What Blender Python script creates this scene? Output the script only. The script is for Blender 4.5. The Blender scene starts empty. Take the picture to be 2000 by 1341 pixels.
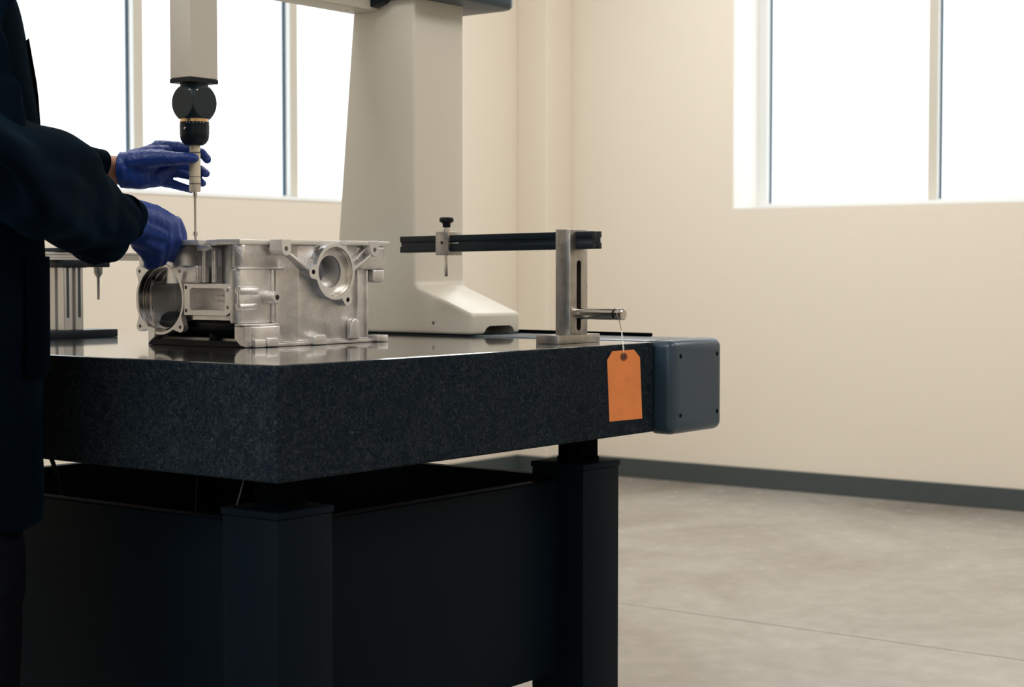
import bpy, bmesh, math, random
from mathutils import Vector, Matrix, noise
random.seed(7); noise.seed_set(5)
PI = math.pi
col = bpy.context.scene.collection
scn = bpy.context.scene

# ------------------------------------------------------------------ camera
FPX, CX, CY = 3346.0, 1000.0, 670.5
CAM = Vector((-1.77791, -1.78567, 1.03996))
YAW = math.radians(37.2854); PITCH = math.radians(2.4728)
_fh = Vector((math.cos(YAW), math.sin(YAW), 0)); RT = Vector((math.sin(YAW), -math.cos(YAW), 0)); _up = Vector((0, 0, 1))
FW = _fh * math.cos(PITCH) - _up * math.sin(PITCH)
UP = _fh * math.sin(PITCH) + _up * math.cos(PITCH)
def at(px, py, d):            # place on the sight line of a measured image point, at depth d metres
    return CAM + (FW + RT * ((px - CX) / FPX) - UP * ((py - CY) / FPX)) * d
cd = bpy.data.cameras.new('camera'); cam = bpy.data.objects.new('camera', cd); col.objects.link(cam)
cam.matrix_world = Matrix.Translation(CAM) @ Matrix((RT, UP, -FW)).transposed().to_4x4()
cd.sensor_width = 36; cd.lens = FPX / 2000 * 36; cd.clip_end = 60
cd.dof.use_dof = True; cd.dof.focus_distance = 3.14; cd.dof.aperture_fstop = 6.3
scn.camera = cam
scn.view_settings.view_transform = 'Standard'; scn.view_settings.look = 'None'
scn.view_settings.exposure = 0.0; scn.view_settings.gamma = 1.0
scn.view_settings.use_curve_mapping = False
# ------------------------------------------------------------------ sky: even bright overcast
w = bpy.data.worlds.new('overcast'); scn.world = w; w.use_nodes = True
bg = w.node_tree.nodes['Background']; bg.inputs[0].default_value = (0.925, 0.97, 1.0, 1); bg.inputs[1].default_value = 2.3
# ------------------------------------------------------------------ ceiling lights
def area(name, loc, sx, sy, power, colr, rot=(0, 0, 0)):
    l = bpy.data.lights.new(name, 'AREA'); l.shape = 'RECTANGLE'; l.size = sx; l.size_y = sy
    l.energy = power; l.color = colr
    o = bpy.data.objects.new(name, l); o.location = loc; o.rotation_euler = rot; col.objects.link(o); return o
WARM = (1.0, 0.99, 0.975)
area('ceiling_lamp', (-1.7, 0.6, 3.36), 1.4, 1.4, 62, WARM)  # added fill lamp, brightens the left-facing sides
area('ceiling_lamp', (3.9, -1.6, 3.36), 1.4, 1.4, 46, WARM)
area('ceiling_lamp', (3.9, 1.6, 3.36), 1.4, 1.4, 46, WARM)
area('ceiling_lamp', (0.9, -2.2, 3.36), 1.4, 1.4, 42, WARM)
area('ceiling_lamp', (1.4, 1.9, 3.36), 1.4, 1.4, 26, WARM)

# ------------------------------------------------------------------ materials
def lin(r, g, b):
    f = lambda c: ((c / 255 + 0.055) / 1.055) ** 2.4 if c > 10 else c / 255 / 12.92
    return (f(r), f(g), f(b), 1)
def mat(name, c, rough=0.5, metal=0.0, spec=0.5, bump=0, bscale=80, var=0, vscale=8, sheen=0, coat=0, stretch=(1, 1, 1), detail=4, c2=None):
    m = bpy.data.materials.new(name); m.use_nodes = True; nt = m.node_tree; b = nt.nodes['Principled BSDF']
    b.inputs['Base Color'].default_value = c; b.inputs['Roughness'].default_value = rough; b.inputs['Metallic'].default_value = metal
    b.inputs['Specular IOR Level'].default_value = spec
    if sheen: b.inputs['Sheen Weight'].default_value = sheen
    if coat: b.inputs['Coat Weight'].default_value = coat
    if bump or var:
        tc = nt.nodes.new('ShaderNodeTexCoord'); mp = nt.nodes.new('ShaderNodeMapping'); mp.inputs['Scale'].default_value = stretch
        nt.links.new(tc.outputs['Object'], mp.inputs[0])
    if var:
        n = nt.nodes.new('ShaderNodeTexNoise'); n.inputs['Scale'].default_value = vscale; n.inputs['Detail'].default_value = detail
        nt.links.new(mp.outputs[0], n.inputs['Vector'])
        r = nt.nodes.new('ShaderNodeValToRGB'); r.color_ramp.elements[0].position = 0.3; r.color_ramp.elements[1].position = 0.7
        lo = c2 if c2 else tuple(x * (1 - var) for x in c[:3]) + (1,)
        r.color_ramp.elements[0].color = lo; r.color_ramp.elements[1].color = c
        nt.links.new(n.outputs[0], r.inputs[0]); nt.links.new(r.outputs[0], b.inputs['Base Color'])
    if bump:
        n2 = nt.nodes.new('ShaderNodeTexNoise'); n2.inputs['Scale'].default_value = bscale; n2.inputs['Detail'].default_value = 3
        nt.links.new(mp.outputs[0], n2.inputs['Vector'])
        bp = nt.nodes.new('ShaderNodeBump'); bp.inputs['Strength'].default_value = bump; bp.inputs['Distance'].default_value = 0.002
        nt.links.new(n2.outputs[0], bp.inputs['Height']); nt.links.new(bp.outputs[0], b.inputs['Normal'])
    return m
M = {}
M['wall'] = mat('cream_wall_paint', (0.76, 0.685, 0.58, 1), 0.75, bump=0.03, bscale=200, spec=0.3)
M['ceil'] = mat('ceiling_paint', (0.78, 0.74, 0.66, 1), 0.9)
M['reveal'] = mat('window_reveal_paint', (0.82, 0.80, 0.76, 1), 0.6)
M['base'] = mat('baseboard_vinyl', lin(62, 70, 70), 0.45)
M['frame'] = mat('window_frame_metal', (0.72, 0.73, 0.72, 1), 0.4)
M['framet'] = mat('window_frame_taupe', lin(196, 190, 176), 0.5)
M['gasket'] = mat('window_gasket', lin(40, 66, 84), 0.6)
M['steel_navy'] = mat('navy_powder_coat', (0.0030, 0.0075, 0.0125, 1), 0.5, bump=0.05, bscale=600, spec=0.05)
M['black_in'] = mat('black_paint', (0.0012, 0.0022, 0.0035, 1), 0.85, spec=0.03)
M['black'] = mat('black_anodised', (0.004, 0.0095, 0.0150, 1), 0.35, spec=0.25)
M['head'] = mat('dark_teal_anodised', (0.008, 0.021, 0.029, 1), 0.33, spec=0.4)
M['rubber'] = mat('black_rubber', (0.003, 0.004, 0.006, 1), 0.5, spec=0.25)
M['cream'] = mat('cream_machine_enamel', (0.71, 0.665, 0.57, 1), 0.38, bump=0.04, bscale=500)
M['ram'] = mat('ram_anodised', (0.62, 0.59, 0.53, 1), 0.35, metal=0.25)
M['cover'] = mat('grey_blue_cover', (0.026, 0.052, 0.078, 1), 0.32, spec=0.45)
M['cast'] = mat('cast_aluminium', (0.97, 0.945, 0.93, 1), 0.36, metal=0.86, bump=0.35, bscale=420, var=0.35, vscale=22)
M['machined'] = mat('machined_aluminium', (0.88, 0.86, 0.83, 1), 0.38, metal=0.6, bump=0.06, bscale=900)
M['bore'] = mat('bored_aluminium', (0.78, 0.74, 0.69, 1), 0.2, metal=1.0)
M['inner_shaded'] = mat('cast_inner_shaded', (0.50, 0.52, 0.55, 1), 0.34, metal=1.0, bump=0.2, bscale=500)  # darker cast metal; also paints shade on the recess and boss sides
M['hole'] = mat('dark_hole', (0.01, 0.012, 0.014, 1), 0.6)
M['steel'] = mat('ground_steel', (0.50, 0.475, 0.44, 1), 0.3, metal=0.95, var=0.3, vscale=60, bump=0.05, bscale=700)
M['chrome'] = mat('polished_steel', (0.62, 0.59, 0.55, 1), 0.16, metal=1.0)
M['extr'] = mat('extruded_aluminium', (0.62, 0.60, 0.57, 1), 0.35, metal=0.8)
M['gold'] = mat('brass_ring', (0.80, 0.52, 0.26, 1), 0.3, metal=0.9)
M['probe'] = mat('probe_sleeve', (0.74, 0.66, 0.53, 1), 0.32, metal=0.35)
M['mark'] = mat('dark_print', (0.12, 0.10, 0.09, 1), 0.5)
M['orange'] = mat('orange_card', (0.84, 0.27, 0.085, 1), 0.75, var=0.12, vscale=30, spec=0.2)
M['eyelet'] = mat('brown_fibre_ring', (0.17, 0.045, 0.022, 1), 0.6)
M['wire'] = mat('tinned_wire', (0.55, 0.53, 0.50, 1), 0.3, metal=1.0)
M['coat'] = mat('navy_cotton', (0.0007, 0.0034, 0.0075, 1), 0.85, bump=0.25, bscale=900, spec=0.02, sheen=0.05)
M['coat'].node_tree.nodes['Principled BSDF'].inputs['Sheen Tint'].default_value = (0.06, 0.32, 0.60, 1); M['coat'].node_tree.nodes['Principled BSDF'].inputs['Sheen Roughness'].default_value = 0.4
M['trouser'] = mat('black_cotton', (0.002, 0.003, 0.006, 1), 0.9, spec=0.1)
M['skin'] = mat('skin', (0.50, 0.24, 0.15, 1), 0.5, var=0.15, vscale=30)
M['hair'] = mat('hair', (0.02, 0.014, 0.01, 1), 0.6)
M['eye'] = mat('eye_white', (0.6, 0.58, 0.55, 1), 0.2)
M['shoe'] = mat('shoe_leather', (0.01, 0.01, 0.011, 1), 0.4)
M['cable'] = mat('grey_blue_cable', (0.10, 0.13, 0.17, 1), 0.5)

def granite(name, rough, top=False):
    m = bpy.data.materials.new(name); m.use_nodes = True; nt = m.node_tree; b = nt.nodes['Principled BSDF']
    tc = nt.nodes.new('ShaderNodeTexCoord')
    wn = nt.nodes.new('ShaderNodeTexNoise'); wn.inputs['Scale'].default_value = 30; wn.inputs['Detail'].default_value = 3
    nt.links.new(tc.outputs['Object'], wn.inputs['Vector'])
    mx = nt.nodes.new('ShaderNodeMixRGB'); mx.inputs[0].default_value = 0.06
    nt.links.new(tc.outputs['Object'], mx.inputs[1]); nt.links.new(wn.outputs['Color'], mx.inputs[2])
    v = nt.nodes.new('ShaderNodeTexNoise'); v.inputs['Scale'].default_value = 70; v.inputs['Detail'].default_value = 1.5; v.inputs['Distortion'].default_value = 2.2
    nt.links.new(mx.outputs[0], v.inputs['Vector'])
    a = nt.nodes.new('ShaderNodeMath'); a.operation = 'SUBTRACT'; a.inputs[1].default_value = 0.5; nt.links.new(v.outputs[0], a.inputs[0])
    ab = nt.nodes.new('ShaderNodeMath'); ab.operation = 'ABSOLUTE'; nt.links.new(a.outputs[0], ab.inputs[0])
    r = nt.nodes.new('ShaderNodeValToRGB'); e = r.color_ramp.elements
    e[0].position = 0.0; e[0].color = (0.034, 0.042, 0.048, 1); e[1].position = 0.06; e[1].color = (0.0072, 0.0128, 0.0200, 1)
    nt.links.new(ab.outputs[0], r.inputs[0])
    n2 = nt.nodes.new('ShaderNodeTexNoise'); n2.inputs['Scale'].default_value = 150; n2.inputs['Detail'].default_value = 2
    nt.links.new(tc.outputs['Object'], n2.inputs['Vector'])
    r2 = nt.nodes.new('ShaderNodeValToRGB'); e = r2.color_ramp.elements; e[0].position = 0.63; e[0].color = (0, 0, 0, 1); e[1].position = 0.74; e[1].color = (0.030, 0.034, 0.033, 1)
    nt.links.new(n2.outputs[0], r2.inputs[0])
    ad = nt.nodes.new('ShaderNodeMixRGB'); ad.blend_type = 'ADD'; ad.inputs[0].default_value = 1
    nt.links.new(r.outputs[0], ad.inputs[1]); nt.links.new(r2.outputs[0], ad.inputs[2]); nt.links.new(ad.outputs[0], b.inputs['Base Color'])
    b.inputs['Roughness'].default_value = rough; b.inputs['Specular IOR Level'].default_value = 0.5 if top else 0.03
    b.inputs['IOR'].default_value = 1.7 if top else 1.5
    if top:
        b.inputs['Coat Weight'].default_value = 1.0; b.inputs['Coat Roughness'].default_value = 0.05; b.inputs['Coat IOR'].default_value = 1.6
    return m
M['gran_side'] = granite('honed_granite_side', 0.7)
M['gran_top'] = granite('lapped_granite_top', 0.2, True)

def concrete():
    m = bpy.data.materials.new('polished_concrete'); m.use_nodes = True; nt = m.node_tree; b = nt.nodes['Principled BSDF']
    g = nt.nodes.new('ShaderNodeNewGeometry')
    n = nt.nodes.new('ShaderNodeTexNoise'); n.inputs['Scale'].default_value = 1.3; n.inputs['Detail'].default_value = 9; n.inputs['Roughness'].default_value = 0.62; n.inputs['Distortion'].default_value = 0.6
    nt.links.new(g.outputs['Position'], n.inputs['Vector'])
    r = nt.nodes.new('ShaderNodeValToRGB'); e = r.color_ramp.elements
    e[0].position = 0.30; e[0].color = (0.26, 0.225, 0.188, 1); e[1].position = 0.68; e[1].color = (0.40, 0.375, 0.335, 1)
    nt.links.new(n.outputs[0], r.inputs[0])
    n3 = nt.nodes.new('ShaderNodeTexNoise'); n3.inputs['Scale'].default_value = 12; n3.inputs['Detail'].default_value = 5
    nt.links.new(g.outputs['Position'], n3.inputs['Vector'])
    mx = nt.nodes.new('ShaderNodeMixRGB'); mx.blend_type = 'OVERLAY'; mx.inputs[0].default_value = 0.2
    nt.links.new(r.outputs[0], mx.inputs[1]); nt.links.new(n3.outputs[0], mx.inputs[2]); nt.links.new(mx.outputs[0], b.inputs['Base Color'])
    rr = nt.nodes.new('ShaderNodeMapRange'); rr.inputs['To Min'].default_value = 0.22; rr.inputs['To Max'].default_value = 0.30
    nt.links.new(n3.outputs[0], rr.inputs[0]); nt.links.new(rr.outputs[0], b.inputs['Roughness'])
    return m
M['floor'] = concrete()
def glass():
    m = bpy.data.materials.new('window_glass'); m.use_nodes = True; nt = m.node_tree; nt.nodes.clear()
    o = nt.nodes.new('ShaderNodeOutputMaterial'); t = nt.nodes.new('ShaderNodeBsdfTransparent'); gl = nt.nodes.new('ShaderNodeBsdfGlossy')
    t.inputs[0].default_value = (0.97, 0.985, 0.99, 1); gl.inputs['Roughness'].default_value = 0.03
    mx = nt.nodes.new('ShaderNodeMixShader'); mx.inputs[0].default_value = 0.04
    nt.links.new(t.outputs[0], mx.inputs[1]); nt.links.new(gl.outputs[0], mx.inputs[2]); nt.links.new(mx.outputs[0], o.inputs[0])
    return m
M['glass'] = glass()
def glove_mat():
    m = mat('nitrile_glove', (0.012, 0.048, 0.27, 1), 0.40, spec=0.5)
    nt = m.node_tree; b = nt.nodes['Principled BSDF']; tc = nt.nodes.new('ShaderNodeTexCoord')
    wv = nt.nodes.new('ShaderNodeTexNoise'); wv.inputs['Scale'].default_value = 55; wv.inputs['Distortion'].default_value = 1.5; wv.inputs['Detail'].default_value = 1.5
    mp = nt.nodes.new('ShaderNodeMapping'); mp.inputs['Scale'].default_value = (1.6, 1.6, 0.35)
    nt.links.new(tc.outputs['Object'], mp.inputs[0]); nt.links.new(mp.outputs[0], wv.inputs['Vector'])
    bp = nt.nodes.new('ShaderNodeBump'); bp.inputs['Strength'].default_value = 0.55; bp.inputs['Distance'].default_value = 0.003
    nt.links.new(wv.outputs[0], bp.inputs['Height']); nt.links.new(bp.outputs[0], b.inputs['Normal'])
    return m
M['glove'] = glove_mat()

# ------------------------------------------------------------------ builders
def link(name, me, m, parent=None, smooth=False, origin=None):
    o = bpy.data.objects.new(name, me); col.objects.link(o)
    if m is not None:
        for x in (m if isinstance(m, (list, tuple)) else [m]): me.materials.append(x)
    if smooth:
        for p in me.polygons: p.use_smooth = True
        if smooth == 'auto':
            me.set_sharp_from_angle(angle=math.radians(35))
    if parent is not None:
        o.parent = parent
        off = Vector(parent.get('w', (0, 0, 0)))
        o.location = -off
        if origin is not None: pass
        o['w'] = (0.0, 0.0, 0.0)
    return o
def thing(name, label, cat, loc, group=None):
    o = bpy.data.objects.new(name, None); col.objects.link(o); o.location = loc; o['w'] = tuple(loc)
    o['label'] = label; o['category'] = cat; o.empty_display_size = 0.05
    if group: o['group'] = group
    return o
def struct(o): o['kind'] = 'structure'; return o
def mesh_of(bm, name='m'):
    me = bpy.data.meshes.new(name); bm.normal_update(); bm.to_mesh(me); bm.free(); return me
def bx(bm, x0, x1, y0, y1, z0, z1, mi=0):
    v = [bm.verts.new(p) for p in ((x0, y0, z0), (x1, y0, z0), (x1, y1, z0), (x0, y1, z0), (x0, y0, z1), (x1, y0, z1), (x1, y1, z1), (x0, y1, z1))]
    for f in ((0, 3, 2, 1), (4, 5, 6, 7), (0, 1, 5, 4), (1, 2, 6, 5), (2, 3, 7, 6), (3, 0, 4, 7)):
        fc = bm.faces.new([v[i] for i in f]); fc.material_index = mi
    return v
def prism(bm, pts, axis, a, b):
    """polygon pts (2D) extruded along axis from a to b. axis x: pts=(y,z); y: pts=(x,z); z: pts=(x,y)"""
    def q(p, t): return (t, p[0], p[1]) if axis == 'x' else ((p[0], t, p[1]) if axis == 'y' else (p[0], p[1], t))
    va = [bm.verts.new(q(p, a)) for p in pts]; vb = [bm.verts.new(q(p, b)) for p in pts]
    n = len(pts); bm.faces.new(va); bm.faces.new(list(reversed(vb)))
    for i in range(n): bm.faces.new((va[i], vb[i], vb[(i + 1) % n], va[(i + 1) % n]))
    bmesh.ops.recalc_face_normals(bm, faces=bm.faces[:])
def tube(bm, p0, p1, r0, r1=None, n=24, caps=True):
    p0 = Vector(p0); p1 = Vector(p1); r1 = r0 if r1 is None else r1
    d = (p1 - p0).normalized(); a = d.orthogonal().normalized(); b = d.cross(a)
    A = [bm.verts.new(p0 + (a * math.cos(t) + b * math.sin(t)) * r0) for t in [2 * PI * i / n for i in range(n)]]
    B = [bm.verts.new(p1 + (a * math.cos(t) + b * math.sin(t)) * r1) for t in [2 * PI * i / n for i in range(n)]]
    for i in range(n): bm.faces.new((A[i], A[(i + 1) % n], B[(i + 1) % n], B[i]))
    if caps: bm.faces.new(list(reversed(A))); bm.faces.new(B)
def lathe(bm, base, axis, prof, n=32):
    """prof = [(t, r)...] along axis from base"""
    base = Vector(base); d = Vector(axis).normalized(); a = d.orthogonal().normalized(); b = d.cross(a); prev = None
    rings = []
    for t, r in prof:
        rings.append([bm.verts.new(base + d * t + (a * math.cos(2 * PI * i / n) + b * math.sin(2 * PI * i / n)) * max(r, 1e-5)) for i in range(n)])
    for A, B in zip(rings, rings[1:]):
        for i in range(n): bm.faces.new((A[i], A[(i + 1) % n], B[(i + 1) % n], B[i]))
    bm.faces.new(list(reversed(rings[0]))); bm.faces.new(rings[-1])
def path(bm, pts, r, n=10, closed=False):
    pts = [Vector(p) for p in pts]; rings = []; up = None
    for i, p in enumerate(pts):
        d = (pts[min(i + 1, len(pts) - 1)] - pts[max(i - 1, 0)]).normalized()
        if up is None: a = d.orthogonal().normalized()
        else:
            a = (up - d * up.dot(d)); a = a.normalized() if a.length > 1e-6 else d.orthogonal().normalized()
        up = a; b = d.cross(a); rr = r[i] if isinstance(r, (list, tuple)) else r
        rings.append([bm.verts.new(p + (a * math.cos(2 * PI * k / n) + b * math.sin(2 * PI * k / n)) * rr) for k in range(n)])
    for A, B in zip(rings, rings[1:]):
        for k in range(n): bm.faces.new((A[k], A[(k + 1) % n], B[(k + 1) % n], B[k]))
    bm.faces.new(list(reversed(rings[0]))); bm.faces.new(rings[-1])
def rrect(cx, cy, hx, hy, r, n=5):
    out = []
    for sx, sy, a0 in ((1, 1, 0), (-1, 1, 90), (-1, -1, 180), (1, -1, 270)):
        for k in range(n + 1):
            a = math.radians(a0 + 90 * k / n); out.append((cx + sx * (hx - r) + r * math.cos(a), cy + sy * (hy - r) + r * math.sin(a)))
    return out
def circ(cx, cy, r, n=32, a0=0): return [(cx + r * math.cos(a0 + 2 * PI * i / n), cy + r * math.sin(a0 + 2 * PI * i / n)) for i in range(n)]
def evaluated(o):
    dg = bpy.context.evaluated_depsgraph_get(); return bpy.data.meshes.new_from_object(o.evaluated_get(dg), depsgraph=dg)
def finish(bm, bevel=0.0, seg=2, cuts=(), ang=30, mats=None, post=0.0, union=()):
    """bevel, then subtract cutter bmeshes, give back a mesh"""
    me = mesh_of(bm); o = bpy.data.objects.new('tmp', me); col.objects.link(o)
    extra = []
    for bmu in union:
        uo = bpy.data.objects.new('tmpu', mesh_of(bmu)); col.objects.link(uo); extra.append(uo)
        md = o.modifiers.new('u', 'BOOLEAN'); md.operation = 'UNION'; md.object = uo; md.solver = 'EXACT'
    if bevel:
        md = o.modifiers.new('b', 'BEVEL'); md.width = bevel; md.segments = seg; md.limit_method = 'ANGLE'; md.angle_limit = math.radians(ang)
    for bmc in cuts:
        co = bpy.data.objects.new('tmpc', mesh_of(bmc)); col.objects.link(co); extra.append(co)
        md = o.modifiers.new('c', 'BOOLEAN'); md.operation = 'DIFFERENCE'; md.object = co; md.solver = 'EXACT'
    if post:
        md = o.modifiers.new('b2', 'BEVEL'); md.width = post; md.segments = 2; md.limit_method = 'ANGLE'; md.angle_limit = math.radians(40)
    out = evaluated(o)
    for e in extra + [o]: bpy.data.objects.remove(e)
    out.materials.clear()
    return out
def B(): return bmesh.new()
def box_part(name, parent, m, x0, x1, y0, y1, z0, z1, bev=0.0, seg=2):
    bm = B(); bx(bm, x0, x1, y0, y1, z0, z1)
    me = finish(bm, bev, seg) if bev else mesh_of(bm)
    return link(name, me, m, parent, smooth='auto' if bev else False)

# ------------------------------------------------------------------ the room
XR, YB, XL, YF, HT = 5.4, 3.484, -3.4, -4.6, 3.42
fl = B(); bx(fl, XL, XR + 0.3, YF, YB + 0.3, -0.12, -0.012)
floor = struct(link('floor', mesh_of(fl), mat('joint_filler', lin(105, 88, 72), 0.8)))
xj = [XL, -0.35, 2.648, XR + 0.3]; yj = [YF, -1.9, YB + 0.3]
for i in range(3):
    for j in range(2):
        bm = B(); bx(bm, xj[i] + (0.0025 if i else 0), xj[i + 1] - 0.0025, yj[j] + (0.0025 if j else 0), yj[j + 1] - 0.0025, -0.0119, 0.0)
        link('concrete_slab', mesh_of(bm), M['floor'], floor)
bm = B(); bx(bm, XL, XR + 0.3, YF, YB + 0.3, HT, HT + 0.1); struct(link('ceiling', mesh_of(bm), M['ceil']))
# right wall with its window opening
WY0, WY1, WZ0, WZ1 = -0.35, 2.352, 1.327, 2.95
bm = B()
bx(bm, XR, XR + 0.3, WY1, YB + 0.3, 0, HT); bx(bm, XR, XR + 0.3, YF, WY0, 0, HT)
bx(bm, XR, XR + 0.3, WY0, WY1, 0, WZ0); bx(bm, XR, XR + 0.3, WY0, WY1, WZ1, HT)
struct(link('wall_right', mesh_of(bm), M['wall']))
BX0, BX1, BZ0, BZ1 = 1.02, 4.58, 1.338, 2.95
bm = B()
bx(bm, BX1, XR, YB, YB + 0.3, 0, HT); bx(bm, XL, BX0, YB, YB + 0.3, 0, HT)
bx(bm, BX0, BX1, YB, YB + 0.3, 0, BZ0); bx(bm, BX0, BX1, YB, YB + 0.3, BZ1, HT)
struct(link('wall_back', mesh_of(bm), M['wall']))
LY0, LY1 = -1.6, 2.5  # opening for the added, unseen fill window
bm = B(); bx(bm, XL - 0.3, XL, LY1, YB + 0.3, 0, HT); bx(bm, XL - 0.3, XL, YF, LY0, 0, HT); bx(bm, XL - 0.3, XL, LY0, LY1, 0, 1.33); bx(bm, XL - 0.3, XL, LY0, LY1, 2.95, HT)
struct(link('wall_left', mesh_of(bm), M['wall']))
bm = B(); bx(bm, XL, XR + 0.3, YF - 0.2, YF, 0, HT); struct(link('wall_front', mesh_of(bm), M['wall']))
bm = B(); bx(bm, 5.186, XR, 3.297, YB, 0, HT)
struct(link('trim_1', finish(bm, 0.004, 2), M['wall']))
for nm, a in (('baseboard_right', (XR - 0.012, XR, YF, 3.297, 0, 0.095)), ('baseboard_back', (XL, 5.186, YB - 0.012, YB, 0, 0.095)),
              ('baseboard_corner', (5.174, XR - 0.012, 3.285, 3.297, 0, 0.095)), ('baseboard_pilaster', (5.174, 5.186, 3.297, YB - 0.012, 0, 0.095))):
    bm = B(); bx(bm, *a); o = struct(link(nm, finish(bm, 0.003, 2), M['base']))

def window(name, along, fixed, a0, a1, z0, z1, mulls):
    """frame standing in the wall opening; along='y' for the right wall, 'x' for the back wall"""
    def P4(bm, u0, u1, d0, d1, za, zb):
        if along == 'y' and fixed < 0: bx(bm, fixed - d1, fixed - d0, u0, u1, za, zb)
        elif along == 'y': bx(bm, fixed + d0, fixed + d1, u0, u1, za, zb)
        else: bx(bm, u0, u1, fixed + d0, fixed + d1, za, zb)
    root = bpy.data.objects.new(name, None); col.objects.link(root); root['kind'] = 'structure'; root['w'] = (0, 0, 0)
    # reveal lining
    bm = B(); d0 = -0.239; d1 = 0.0
    P4(bm, a0, a0 + 0.004, d0, d1, z0, z1); P4(bm, a1 - 0.004, a1, d0, d1, z0, z1); P4(bm, a0 + 0.004, a1 - 0.004, d0, d1, z1 - 0.004, z1)
    link('reveal', mesh_of(bm), M['reveal'], root)
    bm = B(); P4(bm, a0 + 0.004, a1 - 0.004, d0 + 0.0, d1, z0, z0 + 0.006); link('sill', mesh_of(bm), M['reveal'], root)
    bm = B(); ft = 0.052
    P4(bm, a0, a0 + ft, 0, 0.055, z0, z1); P4(bm, a1 - ft, a1, 0, 0.055, z0, z1)
    P4(bm, a0 + ft, a1 - ft, 0, 0.055, z0, z0 + 0.034); P4(bm, a0 + ft, a1 - ft, 0, 0.055, z1 - ft, z1)
    link('window_frame', mesh_of(bm), M['frame'], root)
    edges = [a0 + ft] + [v for m_ in mulls for v in m_] + [a1 - ft]
    for (m0, m1) in mulls:
        bm = B(); P4(bm, m0, m1, -0.003, 0.0, z0 + 0.034, z1 - ft)
        mu = link('mullion', mesh_of(bm), M['framet'], root)
        bm = B(); P4(bm, m0 + 0.001, m1 - 0.001, 0.0001, 0.055, z0 + 0.034, z1 - ft); link('mullion_lit_core', mesh_of(bm), M['frame'], mu)  # white sides against the taupe cap paint in the sky light
    for k in range(0, len(edges), 2):
        e0, e1 = edges[k], edges[k + 1]
        bm = B(); g = 0.0055
        P4(bm, e0, e0 + g, 0.027, 0.042, z0 + 0.034, z1 - ft); P4(bm, e1 - g, e1, 0.027, 0.042, z0 + 0.034, z1 - ft)
        link('gasket', mesh_of(bm), M['gasket'], root)
        bm = B(); P4(bm, e0 + g, e1 - g, 0.033, 0.038, z0 + 0.034, z1 - ft); link('pane', mesh_of(bm), M['glass'], root)
    return root
window('window_1', 'x', YB + 0.236, BX0, BX1, BZ0, BZ1, [(1.992, 2.043), (2.893, 2.944), (3.797, 3.847)])
window('window_2', 'y', XR + 0.239, WY0, WY1, WZ0, WZ1, [(0.540, 0.586), (1.422, 1.468)])
window('unseen_fill_window', 'y', XL - 0.239, LY0, LY1, 1.33, 2.95, [(-0.6, -0.55), (0.43, 0.48), (1.46, 1.51)])  # unseen window, added as cool fill for left-facing sides

# ------------------------------------------------------------------ stand under the plate
ZT = 0.9; LX, LY = 1.02, 1.15
st = thing('machine_stand', 'dark navy steel stand with square legs and side panels under the granite plate', 'stand', (0.5, 0.575, 0))
legx = (0.04, 0.84); legy = (0.04, 0.99)
for x in legx:
    for y in legy:
        lg = box_part('leg', st, M['steel_navy'], x, x + 0.12, y, y + 0.12, 0.0, 0.664, 0.003)
        box_part('leg_cap', st, M['steel_navy'], x - 0.002, x + 0.122, y - 0.002, y + 0.122, 0.664, 0.675, 0.002)
        box_part('support_pad', st, M['black_in'], x + 0.03, x + 0.085, y + 0.025, y + 0.08, 0.675, 0.7262, 0.002)
        bm = B(); lathe(bm, (x + 0.0575, y + 0.0525, 0.6751), (0, 0, 1), [(0, 0.040), (0.008, 0.040), (0.010, 0.034)], 28)
        link('levelling_washer', mesh_of(bm), M['black_in'], st, smooth='auto')
PZ0, PZ1 = 0.277, 0.6425
def panel(x0, x1, y0, y1, inward):
    p = box_part('side_panel', st, M['steel_navy'], x0, x1, y0, y1, PZ0, PZ1, 0.002)
    ix, iy = inward
    a = (x0 + (0.004 if ix > 0 else (-0.022 if ix < 0 else 0)), x1 + (0.022 if ix > 0 else (-0.004 if ix < 0 else 0)),
         y0 + (0.004 if iy > 0 else (-0.022 if iy < 0 else 0)), y1 + (0.022 if iy > 0 else (-0.004 if iy < 0 else 0)))
    box_part('folded_edge', p, M['steel_navy'], a[0], a[1], a[2], a[3], PZ1 + 0.0002, PZ1 + 0.0022)
panel(0.16, 0.84, 0.095, 0.098, (0, 1)); panel(0.16, 0.84, 0.99 + 0.06, 0.99 + 0.063, (0, -1))
panel(0.095, 0.098, 0.16, 0.99, (1, 0)); panel(0.84 + 0.06, 0.84 + 0.063, 0.16, 0.99, (-1, 0))
for x, y0_ in ((0.165, 0.0948), (0.835, 0.0948)):
    for z in (0.34, 0.45, 0.56):
        bm = B(); lathe(bm, (x + (0.012 if x < .5 else -.012), y0_ + 0.0005, z), (0, -1, 0), [(0, 0.004), (0.0015, 0.004), (0.0022, 0.0025)], 12)
        link('panel_screw', mesh_of(bm), M['steel_navy'], st, smooth='auto')

# granite plate
bm = B(); bx(bm, 0, LX, 0, LY, 0.7262, ZT)
me = finish(bm, 0.0035, 2)
go = link('granite_surface_plate', me, [M['gran_side'], M['gran_top']])
for p in me.polygons: p.material_index = 1 if p.normal.z > 0.9 else 0
go['label'] = 'thick black speckled granite plate with a polished top on the dark stand'; go['category'] = 'granite plate'
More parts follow.
